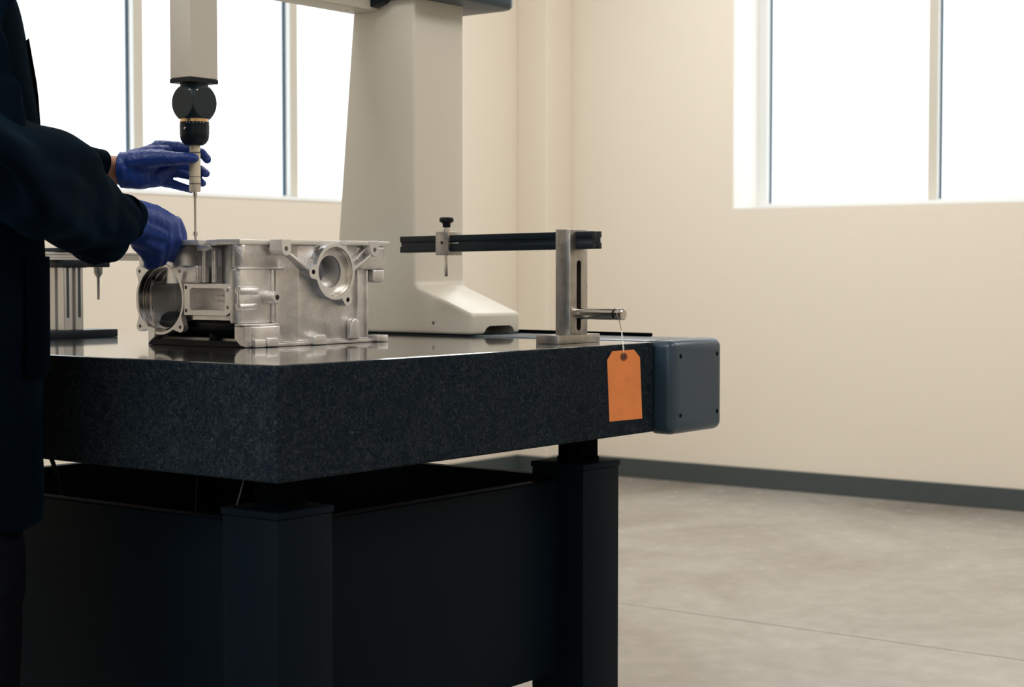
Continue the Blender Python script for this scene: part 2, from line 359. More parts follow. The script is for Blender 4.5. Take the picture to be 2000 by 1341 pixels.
# guideway cover along the far side with its rounded end cap
gc = thing('guideway_cover', 'grey-blue rounded metal guideway cover with four screw holes at the right end of the granite', 'machine cover', (1.12, 0.5, 0.724))
bm = B(); bx(bm, 1.0235, 1.214, -0.041, 0.02, 0.7205, 0.9035)
cuts = []
hs = [(1.052, 0.872), (1.190, 0.872), (1.052, 0.757), (1.190, 0.757)]
for (hx, hz) in hs:
    c = B(); tube(c, (hx, -0.06, hz), (hx, -0.030, hz), 0.0048, n=20); cuts.append(c)
ec = link('end_cap', finish(bm, 0.017, 5, cuts), M['cover'], gc, smooth='auto')
for (hx, hz) in hs:
    bm = B(); lathe(bm, (hx, -0.0302, hz), (0, -1, 0), [(0, 0.0044), (0.004, 0.0044), (0.0045, 0.0022)], 14); link('screw', mesh_of(bm), M['hole'], ec, smooth='auto')
box_part('long_cover', gc, M['cover'], 1.0235, 1.205, 0.0205, LY, 0.73, 0.9025, 0.006)
box_part('dark_rail', gc, M['black_in'], 1.192, 1.204, 0.12, LY, 0.9026, 0.9095, 0.002)

# ------------------------------------------------------------------ bridge
br = thing('measuring_bridge', 'cream enamelled measuring machine bridge column with sloped foot and overhead beam', 'measuring machine', (1.1, 0.65, 0.9035))
prof = [(0.447, 0.9035), (0.447, 0.9465), (0.594, 1.0015), (0.603, 1.012), (0.603, 2.05), (0.755, 2.05), (0.778, 1.62), (0.827, 1.108), (0.848, 0.9035)]
bm = B(); prism(bm, prof, 'x', 1.016, 1.184)
c1 = B(); prism(c1, [(1.056, 0.89), (1.058, 0.906), (1.064, 0.9155), (1.076, 0.9205), (1.146, 0.9205), (1.157, 0.916), (1.164, 0.906), (1.166, 0.89)], 'y', 0.43, 0.52)
c2 = B(); tube(c2, (1.0, 0.552, 0.926), (1.03, 0.552, 0.926), 0.0042, n=20)
cm = link('column', finish(bm, 0.0075, 4, [c1, c2], ang=25), M['cream'], br, smooth='auto')
bm = B(); bx(bm, 1.057, 1.165, 0.5205, 0.523, 0.9036, 0.92); link('recess_back', mesh_of(bm), M['hole'], cm)
bm = B(); tube(bm, (1.0265, 0.552, 0.926), (1.029, 0.552, 0.926), 0.0041, n=16); link('screw_recess', mesh_of(bm), M['hole'], cm)
bm = B(); bx(bm, 0.0, 1.0158, 0.703, 0.779, 1.597, 1.75)
c = B(); tube(c, (0.968, 0.752, 1.58), (0.968, 0.752, 1.603), 0.005, n=16)
link('beam', finish(bm, 0.003, 2, [c]), M['cream'], br, smooth='auto')
bm = B(); prism(bm, rrect(1.145, 0.66, 0.155, 0.125, 0.04, 6), 'z', 1.617, 2.02)
link('carriage_housing', finish(bm, 0.012, 3), M['cover'], br, smooth='auto')
bm = B(); prism(bm, [(0.779, 1.603), (0.700, 1.603), (0.672, 1.612), (0.655, 1.64), (0.655, 1.70), (0.779, 1.70)], 'x', 0.988, 1.0155)
link('beam_shroud', finish(bm, 0.004, 3), M['black'], br, smooth='auto')
# carriage that carries the ram (above the frame) and the ram
RX, RY = 0.4185, 0.6315
box_part('ram_carriage', br, M['cream'], RX - 0.09, RX + 0.09, 0.575, 0.702, 1.66, 1.93, 0.01, 3)
ra = box_part('ram', br, M['ram'], RX - 0.034, RX + 0.034, RY - 0.028, RY + 0.028, 1.394, 2.2, 0.0012, 1)
# probe head
pr = thing('touch_probe', 'black articulating probe head with cream probe body and thin stylus hanging from the ram', 'measuring probe', (RX, RY, 1.38))
box_part('mounting_plate', pr, M['black'], RX - 0.0345, RX + 0.0345, RY - 0.0285, RY + 0.0285, 1.3855, 1.3935, 0.0006, 1)
bm = B(); tube(bm, (RX, RY, 1.376), (RX, RY, 1.3855), 0.026, n=32); link('neck', mesh_of(bm), M['black'], pr, smooth='auto')
s = 0.0295; R = 0.0412; bm = B()
bmesh.ops.create_cube(bm, size=2 * s); bmesh.ops.subdivide_edges(bm, edges=bm.edges[:], cuts=40, use_grid_fill=True)
for v in bm.verts:
    if v.co.length > R: v.co = v.co * (R / v.co.length)
bmesh.ops.translate(bm, verts=bm.verts, vec=(RX, RY, 1.3495))
hd = link('articulating_head', mesh_of(bm), M['head'], pr, smooth='auto')
for dx, dy in ((-0.020, -0.0294), (-0.0294, -0.020)):
    bm = B(); bmesh.ops.create_uvsphere(bm, u_segments=12, v_segments=8, radius=0.0023); bmesh.ops.translate(bm, verts=bm.verts, vec=(RX + dx, RY + dy, 1.3495 + 0.0215)); link('set_screw', mesh_of(bm), M['chrome'], hd, smooth=True)
bm = B(); tube(bm, (RX, RY, 1.3145), (RX, RY, 1.3199), 0.0266, n=40); link('brass_ring', mesh_of(bm), M['gold'], pr, smooth='auto')
bm = B(); lathe(bm, (RX, RY, 1.3144), (0, 0, -1), [(0, 0.0272), (0.0025, 0.0275), (0.003, 0.0268), (0.0045, 0.0268), (0.005, 0.0275), (0.024, 0.0272), (0.0245, 0.0265), (0.0255, 0.0265), (0.026, 0.027), (0.033, 0.0255), (0.039, 0.0215), (0.0425, 0.0165), (0.043, 0.0145)], 48)
kn = link('rotary_collar', mesh_of(bm), M['black'], pr, smooth='auto')
cdv = Vector((-0.80, -0.60, 0)).normalized()
for k, a in enumerate((-20, -8, 6, 20, 34, 48)):
    dv = Matrix.Rotation(math.radians(a), 3, 'Z') @ cdv
    bm = B(); tube(bm, Vector((RX, RY, 1.3122)) + dv * 0.0265, Vector((RX, RY, 1.3122)) + dv * 0.0277, 0.0008, n=8); link('index_dot', mesh_of(bm), M['frame'], kn)
dv = Matrix.Rotation(math.radians(-28), 3, 'Z') @ cdv
bm = B(); lathe(bm, Vector((RX, RY, 1.301)) + dv * 0.0262, dv, [(0, 0.003), (0.0012, 0.003), (0.0018, 0.0015)], 14); link('set_screw', mesh_of(bm), M['chrome'], kn, smooth='auto')
bm = B(); lathe(bm, (RX, RY, 1.2714), (0, 0, -1), [(0, 0.0095), (0.002, 0.0105), (0.004, 0.0105), (0.0045, 0.0098), (0.006, 0.0098), (0.0065, 0.0105), (0.010, 0.0105), (0.0105, 0.0099), (0.012, 0.0099), (0.0125, 0.0108), (0.058, 0.0108), (0.0585, 0.0104), (0.0595, 0.0104), (0.06, 0.0108), (0.0845, 0.0108), (0.0865, 0.0095)], 40)
pb = link('probe_body', mesh_of(bm), M['probe'], pr, smooth='auto')
for zz, hh in ((1.256, 0.003), (1.1985, 0.0022), (1.2125, 0.0008)):
    bm = B(); tube(bm, (RX, RY, zz), (RX, RY, zz + hh), 0.01095, n=40); link('printed_band', mesh_of(bm), M['mark'], pb, smooth='auto')
bm = B(); lathe(bm, (RX, RY, 1.1849), (0, 0, -1), [(0, 0.0042), (0.006, 0.0038), (0.010, 0.0029), (0.016, 0.0024), (0.074, 0.0022), (0.0745, 0.0041), (0.078, 0.0048), (0.0815, 0.0041), (0.082, 0.0026), (0.088, 0.0026), (0.0885, 0.0019), (0.0905, 0.0019)], 20)
link('stylus', mesh_of(bm), M['chrome'], pr, smooth='auto')

# ------------------------------------------------------------------ gearbox casting
ca = thing('aluminium_casting', 'cast aluminium gearbox housing with round machined bores on the granite', 'casting', (0.53, 0.57, 0.9))
Z0 = 0.9
FL = 0.365
# main shell: outer body minus the hollow
outer = [(0.372, 0.472), (0.384, 0.462), (0.462, 0.462), (0.478, 0.452), (0.493, 0.437), (0.652, 0.437), (0.654, 0.447), (0.689, 0.447), (0.692, 0.455), (0.692, 0.735), (0.40, 0.735), (0.384, 0.70), (0.384, 0.60), (0.372, 0.59)]
bm = B(); prism(bm, outer, 'z', 0.901, 1.0845)
cav = B(); bx(cav, 0.424, 0.674, 0.478, 0.72, 0.88, 1.10)
bore = B(); tube(bore, (0.35, 0.6715, 0.985), (0.45, 0.6715, 0.985), 0.054, n=48)
fb = B(); tube(fb, (0.571, 0.40, 1.036), (0.571, 0.50, 1.036), 0.030, n=48)
arch = B(); prism(arch, [(0.475, 0.895), (0.475, 0.934), (0.483, 0.948), (0.60, 0.948), (0.69, 0.925), (0.69, 0.895)], 'x', 0.33, 0.41)
port = B(); prism(port, rrect(0.5425, 0.9855, 0.0500, 0.0235, 0.006), 'x', 0.33, 0.43)
# cut the big scallop in the upper left face
gr = B(); bx(gr, 0.4475, 0.4590, 0.44, 0.4745, 0.944, 1.0385)
sc = B(); bx(sc, 0.33, 0.412, 0.478, 0.76, 1.014, 1.0835)
body = link('housing_body', finish(bm, 0.002, 2, [cav, bore, fb, arch, port, sc, gr]), M['cast'], ca, smooth='auto')
# inner skins, darker in tone
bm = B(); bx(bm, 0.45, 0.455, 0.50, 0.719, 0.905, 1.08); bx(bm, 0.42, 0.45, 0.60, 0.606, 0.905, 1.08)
link('inner_web', mesh_of(bm), M['inner_shaded'], ca)
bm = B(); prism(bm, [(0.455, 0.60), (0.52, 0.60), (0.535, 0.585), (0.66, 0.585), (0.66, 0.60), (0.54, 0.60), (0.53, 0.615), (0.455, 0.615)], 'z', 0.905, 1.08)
link('inner_web', mesh_of(bm), M['inner_shaded'], ca)
bm = B(); bx(bm, 0.556, 0.64, 0.562, 0.5845, 0.905, 1.08); link('inner_web', mesh_of(bm), M['inner_shaded'], ca)
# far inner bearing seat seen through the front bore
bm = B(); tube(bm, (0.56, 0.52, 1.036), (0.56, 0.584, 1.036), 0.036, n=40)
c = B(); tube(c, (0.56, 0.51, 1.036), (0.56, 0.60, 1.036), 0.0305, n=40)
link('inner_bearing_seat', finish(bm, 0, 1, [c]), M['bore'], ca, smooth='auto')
# top flange
tf = [(0.366, 0.478), (0.366, 0.520), (0.380, 0.532), (0.380, 0.560), (0.369, 0.570), (0.369, 0.735), (0.745, 0.735), (0.747, 0.437), (0.455, 0.437), (0.455, 0.452), (0.366, 0.458)]
bm = B(); prism(bm, tf, 'z', 1.0846, 1.0945)
c = B(); prism(c, [(0.41, 0.487), (0.665, 0.487), (0.665, 0.71), (0.41, 0.71)], 'z', 1.07, 1.11)
tfo = link('top_flange', finish(bm, 0.0012, 2, [c]), M['machined'], ca, smooth='auto')
# upper left block of the side face, ledge, lower box, groove
def cpart(name, m, x0, x1, y0, y1, z0, z1, bev=0.002, seg=2): return box_part(name, ca, m, x0, x1, y0, y1, z0, z1, bev, seg)
bm = B(); prism(bm, [(0.366, 0.470), (0.372, 0.457), (0.456, 0.457), (0.466, 0.462), (0.466, 0.478), (0.366, 0.478)], 'z', 1.0432, 1.0844)
cm_ = B(); prism(cm_, rrect(0.4135, 1.082, 0.036, 0.010, 0.004), 'y', 0.44, 0.4605)
link('upper_block', finish(bm, 0.0015, 2, [cm_]), M['cast'], ca, smooth='auto')
bm = B(); prism(bm, [(0.3585, 0.466), (0.364, 0.4545), (0.4385, 0.4545), (0.4445, 0.4605), (0.4445, 0.478), (0.3585, 0.478)], 'z', 0.9425, 1.0418)
link('lower_block', finish(bm, 0.003, 3), M['cast'], ca, smooth='auto')
cpart('ledge_lip', M['cast'], 0.3585, 0.474, 0.4535, 0.4625, 1.0395, 1.0436, 0.0014)
cpart('groove_rib', M['cast'], 0.440, 0.446, 0.4505, 0.4625, 0.9425, 1.0392, 0.0022, 3)
bm = B(); tube(bm, (0.4485, 0.4615, 1.0765), (0.4485, 0.449, 1.0765), 0.0085, 0.006, n=24); link('casting_boss', finish(bm, 0.002, 2), M['cast'], ca, smooth='auto')
# lower left foot block with lens shaped ledge
bm = B(); prism(bm, [(0.372, 0.4405), (0.382, 0.4335), (0.410, 0.4305), (0.440, 0.4335), (0.447, 0.439), (0.447, 0.462), (0.372, 0.462)], 'z', 0.9005, 0.9385)
link('foot_block', finish(bm, 0.003, 3), M['cast'], ca, smooth='auto')
bm = B(); prism(bm, [(0.3595, 0.448), (0.372, 0.4415), (0.440, 0.4365), (0.448, 0.441), (0.448, 0.462), (0.3595, 0.462)], 'z', 0.9386, 0.9424)
link('foot_ledge', finish(bm, 0.0015, 2), M['cast'], ca, smooth='auto')
cpart('foot_lug', M['cast'], 0.404, 0.432, 0.4265, 0.436, 0.9005, 0.9175, 0.003, 3)
cpart('foot_lug', M['cast'], 0.374, 0.4015, 0.4285, 0.436, 0.9005, 0.9145, 0.002)
# round pin boss
bm = B(); lathe(bm, (0.4300, 0.462, 0.9895), (0, -1, 0), [(0, 0.0150), (0.006, 0.0126), (0.012, 0.0118), (0.0325, 0.0116), (0.0335, 0.0108)], 32)
c = B(); tube(c, (0.4300, 0.44, 0.9895), (0.4300, 0.42, 0.9895), 0.0050, n=20)
link('pin_boss', finish(bm, 0, 1, [c]), M['cast'], ca, smooth='auto')
bm = B(); tube(bm, (0.43, 0.4402, 0.9895), (0.43, 0.4395, 0.9895), 0.005, n=16); link('threaded_hole', mesh_of(bm), M['hole'], ca)
# base rail and lugs
bm = B(); prism(bm, [(0.432, 0.432), (0.724, 0.428), (0.724, 0.47), (0.432, 0.47)], 'z', 0.9004, 0.9072)
link('base_rail', finish(bm, 0.0012, 2), M['cast'], ca, smooth='auto')
bm = B(); prism(bm, [(0.447, 0.9073), (0.68, 0.9073), (0.68, 0.9095), (0.447, 0.9095)], 'y', 0.4325, 0.438)
link('rail_step', finish(bm, 0.001, 2), M['cast'], ca, smooth='auto')
bm = B(); prism(bm, [(0.518, 0.9004), (0.552, 0.9004), (0.552, 0.9165), (0.546, 0.9195), (0.526, 0.9195), (0.518, 0.9160)], 'y', 0.4215, 0.440); link('foot_lug', finish(bm, 0.0022, 3), M['cast'], ca, smooth='auto')
cpart('foot_lug', M['cast'], 0.694, 0.7235, 0.421, 0.452, 0.9004, 0.9135, 0.002)
bm = B(); rb = [(0.620, 0.9075), (0.644, 0.9075), (0.644, 0.934)] + [(0.632 + 0.012 * math.cos(a), 0.936 + 0.012 * math.sin(a)) for a in [PI * k / 8 for k in range(1, 8)]] + [(0.620, 0.934)]
prism(bm, rb, 'y', 0.4225, 0.438); link('stiffener_rib', finish(bm, 0.004, 3), M['cast'], ca, smooth='auto')
# corner strips on the right
cpart('corner_rib', M['cast'], 0.6485, 0.6525, 0.4325, 0.447, 0.912, 1.0385, 0.0012)
cpart('corner_rib', M['cast'], 0.6865, 0.6905, 0.4435, 0.457, 0.912, 1.0385, 0.0012)
bm = B(); prism(bm, [(0.652, 0.4385), (0.735, 0.4385), (0.735, 0.49), (0.652, 0.49)], 'z', 1.0395, 1.0845); link('upper_right_block', finish(bm, 0.004, 3), M['cast'], ca, smooth='auto')
bm = B(); prism(bm, [(0.702, 1.0394), (0.702, 1.018), (0.706, 1.0145), (0.727, 1.0145), (0.734, 1.020), (0.734, 1.0394)], 'y', 0.440, 0.489); link('upper_right_block', finish(bm, 0.003, 3), M['cast'], ca, smooth='auto')
cpart('web_strip', M['cast'], 0.694, 0.7005, 0.452, 0.470, 0.99, 1.0394, 0.001)
bm = B(); lathe(bm, (0.6915, 0.50, 0.960), (1, 0, 0), [(0, 0.036), (0.012, 0.0355), (0.020, 0.034), (0.030, 0.029), (0.037, 0.020), (0.041, 0.008), (0.0415, 0.001)], 40)
link('domed_cover', mesh_of(bm), M['cast'], ca, smooth='auto')
# front bearing boss with ears
def blob(cx, cz, r, n=24): return circ(cx, cz, r, n)
def disc_union(discs, axis, a, b, bars=()):
    first = None; rest = []
    for (u, v, r) in discs:
        t = B(); prism(t, circ(u, v, r, 48), axis, a, b)
        if first is None: first = t
        else: rest.append(t)
    for poly in bars:
        t = B(); prism(t, poly, axis, a, b); rest.append(t)
    return first, rest
FY = 0.4165
def bar(p, q, w0, w1):
    p = Vector(p); q = Vector(q); d = (q - p).normalized(); n = Vector((-d.y, d.x)); return [tuple(p + n * w0), tuple(p - n * w0), tuple(q - n * w1), tuple(q + n * w1)]
f, r_ = disc_union([(0.571, 1.036, 0.0525), (0.513, 1.035, 0.0125), (0.604, 0.983, 0.0115)], 'y', FY, 0.4369,
                   [bar((0.513, 1.035), (0.54, 1.036), 0.0122, 0.02), bar((0.604, 0.983), (0.596, 1.0), 0.0113, 0.017), [(0.545, 1.07), (0.55, 1.0845), (0.600, 1.0845), (0.606, 1.07)]])
cuts = []
c = B(); tube(c, (0.571, 0.40, 1.036), (0.571, 0.4320, 1.036), 0.0462, n=64); cuts.append(c)
c = B(); tube(c, (0.571, 0.43, 1.036), (0.571, 0.45, 1.036), 0.0302, n=48); cuts.append(c)
for hx, hz in ((0.5115, 1.0355), (0.604, 0.983)):
    c = B(); tube(c, (hx, 0.40, hz), (hx, 0.429, hz), 0.0045, n=20); cuts.append(c)
bb = link('front_bearing_boss', finish(f, 0.0008, 1, cuts, union=r_), [M['machined'], M['inner_shaded']], ca, smooth='auto')
for p in bb.data.polygons: p.material_index = 0 if p.normal.y < -0.3 else 1  # boss sides take the darker metal, shade put into their colour
# bore lining with turned steps, deep to the rear
bm = B()
prf = [(0.0462, 0.4172), (0.0452, 0.4182), (0.0452, 0.4275), (0.0440, 0.4277), (0.0440, 0.4330), (0.0425, 0.4333), (0.0425, 0.4375), (0.0302, 0.4380), (0.0302, 0.4580), (0.0345, 0.4585), (0.0345, 0.4790)]
n = 64; rings = [[bm.verts.new((0.571 + r * math.cos(2 * PI * i / n), y, 1.036 + r * math.sin(2 * PI * i / n))) for i in range(n)] for r, y in prf]
for A, Bq in zip(rings, rings[1:]):
    for i in range(n): bm.faces.new((A[i], A[(i + 1) % n], Bq[(i + 1) % n], Bq[i]))
bml = mesh_of(bm)
link('bore_lining', bml, M['bore'], bb, smooth='auto')
for ex, hx in ((0.4435, 0.4425), (0.6815, 0.6815)):
    bm = B(); pts = [(ex - 0.0118, 1.0944), (ex + 0.0118, 1.0944)] + [(ex + 0.0118 * math.cos(a), 1.0765 + 0.0118 * math.sin(a)) for a in [-PI * k / 10 for k in range(0, 11)]]
    pts = [(ex - 0.0118, 1.0944)] + [(ex - 0.0118 * math.cos(a), 1.0765 - 0.0118 * math.sin(a)) for a in [PI * k / 12 for k in range(0, 13)]] + [(ex + 0.0118, 1.0944)]
    prism(bm, pts, 'y', FY + 0.001, 0.450 if ex < .5 else 0.4384)
    c = B(); tube(c, (hx, 0.40, 1.0775), (hx, 0.431, 1.0775), 0.0046, n=20)
    e_ = link('bolt_ear', finish(bm, 0.0008, 1, [c]), M['machined'], ca, smooth='auto')
    bm = B(); tube(bm, (hx, 0.4305, 1.0775), (hx, 0.431, 1.0775), 0.0046, n=16); link('bolt_hole', mesh_of(bm), M['hole'], e_)
for hx, hz in ((0.5115, 1.0355), (0.604, 0.983)):
    bm = B(); tube(bm, (hx, 0.4285, hz), (hx, 0.429, hz), 0.0045, n=16); link('bolt_hole', mesh_of(bm), M['hole'], bb)
for a, b_, w0, w1, y in (((0.4535, 1.0685), (0.503, 1.0395), 0.0022, 0.0032, 0.419), ((0.545, 1.083), (0.5175, 1.0455), 0.0024, 0.003, 0.427),
                         ((0.674, 1.0675), (0.620, 1.0365), 0.0022, 0.003, 0.419), ((0.672, 1.082), (0.62, 1.048), 0.0020, 0.002, 0.428)):
    bm = B(); prism(bm, bar(a, b_, w0, w1), 'y', y, 0.4368); link('web_rib', finish(bm, 0.001, 2), M['cast'], ca, smooth='auto')
# raised machined strip under the top flange between the ears
for x0, x1 in ((0.4555, 0.545), (0.606, 0.6695)):
    cpart('flange_lip', M['machined'], x0, x1, 0.4225, 0.4368, 1.0862, 1.0944, 0.0008)

# round side flange (faces the operator end)
def ear_outline():
    pts = []
    cy, cz, R_ = 0.6715, 0.985, 0.0665
    ears = {45: (0.0555, 0.0515), 135: (-0.0555, 0.0515), 225: (-0.0555, -0.0515), 315: (0.0555, -0.0515)}
    return cy, cz, R_, ears
cy, cz, R_, ears = ear_outline()
discs = [(cy, cz, R_)] + [(cy + a, cz + b, 0.0098) for a, b in ears.values()]
bars = []
for a, b in ears.values():
    bars.append([(cy + a + math.copysign(0.0098, a), cz + b), (cy + a * 0.90 + math.copysign(0.008, a), cz + b * 0.55), (cy + a * 0.3, cz + b * 0.3), (cy + a * 0.55, cz + b * 0.9 + math.copysign(0.0085, b)), (cy + a, cz + b + math.copysign(0.0098, b))])
f, r_ = disc_union(discs, 'x', FL, FL + 0.0115, bars)
cuts = []
c = B(); tube(c, (0.35, cy, cz), (0.39, cy, cz), 0.0618, n=72); cuts.append(c)
for a, b in ears.values():
    c = B(); tube(c, (0.35, cy + a, cz + b), (0.39, cy + a, cz + b), 0.0034, n=16); cuts.append(c)
sf = link('round_side_flange', finish(f, 0.0006, 1, cuts, union=r_), M['machined'], ca, smooth='auto')
for a, b in ears.values():
    bm = B(); tube(bm, (FL + 0.008, cy + a, cz + b), (FL + 0.0085, cy + a, cz + b), 0.0034, n=14); link('bolt_hole', mesh_of(bm), M['hole'], sf)
bm = B()
prf = [(0.0617, FL + 0.0006), (0.0606, FL + 0.002), (0.0606, FL + 0.013), (0.0592, FL + 0.0133), (0.0592, FL + 0.0155), (0.0602, FL + 0.0158), (0.0602, FL + 0.019), (0.0588, FL + 0.0193), (0.0588, FL + 0.030), (0.0568, FL + 0.0303), (0.0568, FL + 0.045), (0.0560, FL + 0.0455)]
out = [(0.0640, FL + 0.0455), (0.0640, FL + 0.0100)]
n = 72; rings = [[bm.verts.new((x, cy + r * math.cos(2 * PI * i / n), cz + r * math.sin(2 * PI * i / n))) for i in range(n)] for r, x in prf + out]
for A, Bq in zip(rings, rings[1:]):
    for i in range(n): bm.faces.new((A[i], A[(i + 1) % n], Bq[(i + 1) % n], Bq[i]))
link('bore_lining', mesh_of(bm), M['bore'], sf, smooth='auto')
# curved cast floor inside the bore
bm = B(); prism(bm, [(0.64, 0.924), (0.70, 0.924), (0.705, 0.934), (0.64, 0.934)], 'x', 0.412, 0.449); link('inner_ledge', finish(bm, 0.002, 2), M['bore'], ca, smooth='auto')
# rectangular port flange
f = B(); prism(f, [(0.6045, 0.9560), (0.494, 0.9560), (0.4835, 0.962), (0.4795, 0.970), (0.4795, 1.0015), (0.4845, 1.009), (0.492, 1.0115), (0.545, 1.0125), (0.6045, 1.0145)], 'x', FL, FL + 0.0105)
cuts = []; c = B(); prism(c, rrect(0.5425, 0.9857, 0.0465, 0.0205, 0.007), 'x', 0.35, 0.39); cuts.append(c)
ph = ((0.5995, 1.007), (0.5995, 0.9645), (0.489, 1.0025), (0.489, 0.9715))
for a, b in ph:
    c = B(); tube(c, (0.35, a, b), (0.39, a, b), 0.0036, n=16); cuts.append(c)
rf = link('rectangular_port_flange', finish(f, 0.0006, 1, cuts), M['machined'], ca, smooth='auto')
for a, b in ph:
    bm = B(); tube(bm, (FL + 0.008, a, b), (FL + 0.0085, a, b), 0.0036, n=14); link('bolt_hole', mesh_of(bm), M['hole'], rf)
# port pocket: five walls
bm = B()
bx(bm, FL + 0.0106, FL + 0.040, 0.4865, 0.496, 0.960, 1.011); bx(bm, FL + 0.0106, FL + 0.040, 0.589, 0.600, 0.960, 1.011)
bx(bm, FL + 0.0106, FL + 0.040, 0.496, 0.589, 0.960, 0.966); bx(bm, FL + 0.0106, FL + 0.040, 0.496, 0.589, 1.0055, 1.011)
bx(bm, FL + 0.034, FL + 0.040, 0.496, 0.589, 0.966, 1.0055)
link('port_body', finish(bm, 0.0), M['cast'], ca)
bm = B(); random.seed(3)
for row, zz in enumerate((0.9895, 0.9800)):
    y = 0.553
    while y > 0.512:
        wdt = random.choice((0.0022, 0.0030, 0.0036))
        bx(bm, FL + 0.0333, FL + 0.0341, y - wdt, y, zz, zz + random.choice((0.0045, 0.006)))
        bx(bm, FL + 0.0333, FL + 0.0341, y - wdt - 0.0006, y, zz + 0.002, zz + 0.0027)
        y -= wdt + 0.0018
em = link('raised_cast_marks', mesh_of(bm), M['cast'], ca)
# rounded body running back from the port flange
bm = B()
for zc, rr in ((1.0015, 0.0088), (0.9735, 0.0078)):
    lathe(bm, (0.3590, 0.4560, zc), (1, 0, 0), [(0, rr * 0.9), (0.002, rr), (0.042, rr), (0.046, rr * 0.8), (0.0485, rr * 0.4)], 28)
link('port_rib', mesh_of(bm), M['cast'], ca, smooth='auto')
bm = B(); bx(bm, 0.3570, 0.4050, 0.4505, 0.4570, 0.9725, 1.0020); bx(bm, FL + 0.0106, 0.384, 0.4700, 0.500, 0.9665, 1.0085)
link('port_neck', finish(bm, 0.0015, 2), M['cast'], ca, smooth='auto')
# scallop details between top flange and port: barrel, ribs, side boxes
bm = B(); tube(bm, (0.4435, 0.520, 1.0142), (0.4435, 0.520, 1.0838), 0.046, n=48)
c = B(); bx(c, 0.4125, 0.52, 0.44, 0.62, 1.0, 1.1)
link('cast_barrel', finish(bm, 0, 1, [c]), M['inner_shaded'], ca, smooth='auto')  # darker metal on barrel and recess wall paints the recess shade
bm = B(); bx(bm, 0.4122, 0.4238, 0.4785, 0.60, 1.0142, 1.0838); link('recess_wall', finish(bm, 0.002, 2), M['inner_shaded'], ca, smooth='auto')
bm = B(); tube(bm, (0.383, 0.569, 1.016), (0.383, 0.569, 1.0842), 0.0045, n=20); link('vertical_rib', mesh_of(bm), M['cast'], ca, smooth='auto')
bm = B(); tube(bm, (0.392, 0.5515, 1.016), (0.392, 0.5515, 1.0842), 0.0055, n=20); link('vertical_rib', mesh_of(bm), M['cast'], ca, smooth='auto')
bm = B(); prism(bm, [(0.578, 1.0845), (0.545, 1.0845), (0.537, 1.079), (0.548, 1.074), (0.575, 1.074)], 'x', 0.3705, 0.40); link('flange_lug', finish(bm, 0.001, 2), M['cast'], ca, smooth='auto')
cpart('side_box', M['cast'], 0.3705, 0.402, 0.5745, 0.625, 1.0145, 1.0475, 0.004, 3)
bm = B(); lathe(bm, (0.402, 0.64, 1.0143), (0, 0, 1), [(0, 0.036), (0.05, 0.034), (0.062, 0.026), (0.0685, 0.022)], 40); link('cast_barrel', mesh_of(bm), M['cast'], ca, smooth='auto')
bm = B(); bx(bm, 0.368, 0.384, 0.718, 0.733, 1.045, 1.082); link('end_lug', finish(bm, 0.003, 2), M['machined'], ca, smooth='auto')
# foot of the side flange, dark sump inside the arch, black plates painting its shade
bm = B(); prism(bm, [(0.703, 0.9004), (0.693, 0.9085), (0.684, 0.914), (0.684, 0.930), (0.703, 0.934)], 'x', 0.3635, 0.384); link('side_foot', finish(bm, 0.001, 1), M['cast'], ca, smooth='auto')
bm = B(); prism(bm, [(0.441, 0.9004), (0.456, 0.9035), (0.470, 0.9165), (0.470, 0.938), (0.441, 0.938)], 'x', 0.3625, 0.384); link('side_foot', finish(bm, 0.001, 1), M['cast'], ca, smooth='auto')
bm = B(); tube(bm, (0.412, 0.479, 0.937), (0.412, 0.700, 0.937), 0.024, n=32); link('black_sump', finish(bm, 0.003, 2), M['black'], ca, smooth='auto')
bm = B(); tube(bm, (0.403, 0.565, 0.905), (0.403, 0.565, 0.925), 0.010, n=24); link('drain_stub', mesh_of(bm), M['black'], ca, smooth='auto')
bm = B(); prism(bm, [(0.700, 0.9003), (0.449, 0.9003), (0.466, 0.9105), (0.684, 0.9105)], 'x', 0.360, 0.372); link('shade_plate', finish(bm, 0.0005, 1), M['rubber'], ca, smooth='auto')  # black plate stands in for the bottom edge in shadow
bm = B(); bx(bm, 0.374, 0.47, 0.48, 0.70, 0.9003, 0.9035); link('arch_shade_floor', mesh_of(bm), M['rubber'], ca)  # black floor paints the shade of the arch opening
bm = B(); bx(bm, 0.438, 0.446, 0.479, 0.719, 0.9036, 0.9500); link('arch_shade_wall', mesh_of(bm), M['rubber'], ca)  # black wall added to keep the hollow dark

# ------------------------------------------------------------------ front gauge stand
gs = thing('gauge_stand', 'steel gauge stand with slotted post holding a black extrusion arm near the granite edge', 'gauge stand', (0.886, 0.108, 0.9))
bm = B(); bx(bm, 0.821, 0.957, 0.083, 0.1365, 0.9002, 0.9165); link('foot_plate', finish(bm, 0.001, 2), M['steel'], gs, smooth='auto')
bm = B(); bx(bm, 0.857, 0.915, 0.0832, 0.117, 0.9166, 1.1155)
sl = [(0.886 + 0.0072 * math.cos(a), 1.0502 + 0.0072 * math.sin(a)) for a in [PI * k / 10 for k in range(11)]] + [(0.886 + 0.0072 * math.cos(a), 0.931 + 0.0072 * math.sin(a)) for a in [PI + PI * k / 10 for k in range(11)]]
c = B(); prism(c, sl, 'y', 0.07, 0.13)
po = link('slotted_post', finish(bm, 0.001, 2, [c]), M['steel'], gs, smooth='auto')
bm = B(); bx(bm, 0.876, 0.896, 0.117, 0.119, 0.92, 1.06); link('slot_backing', mesh_of(bm), M['hole'], po)
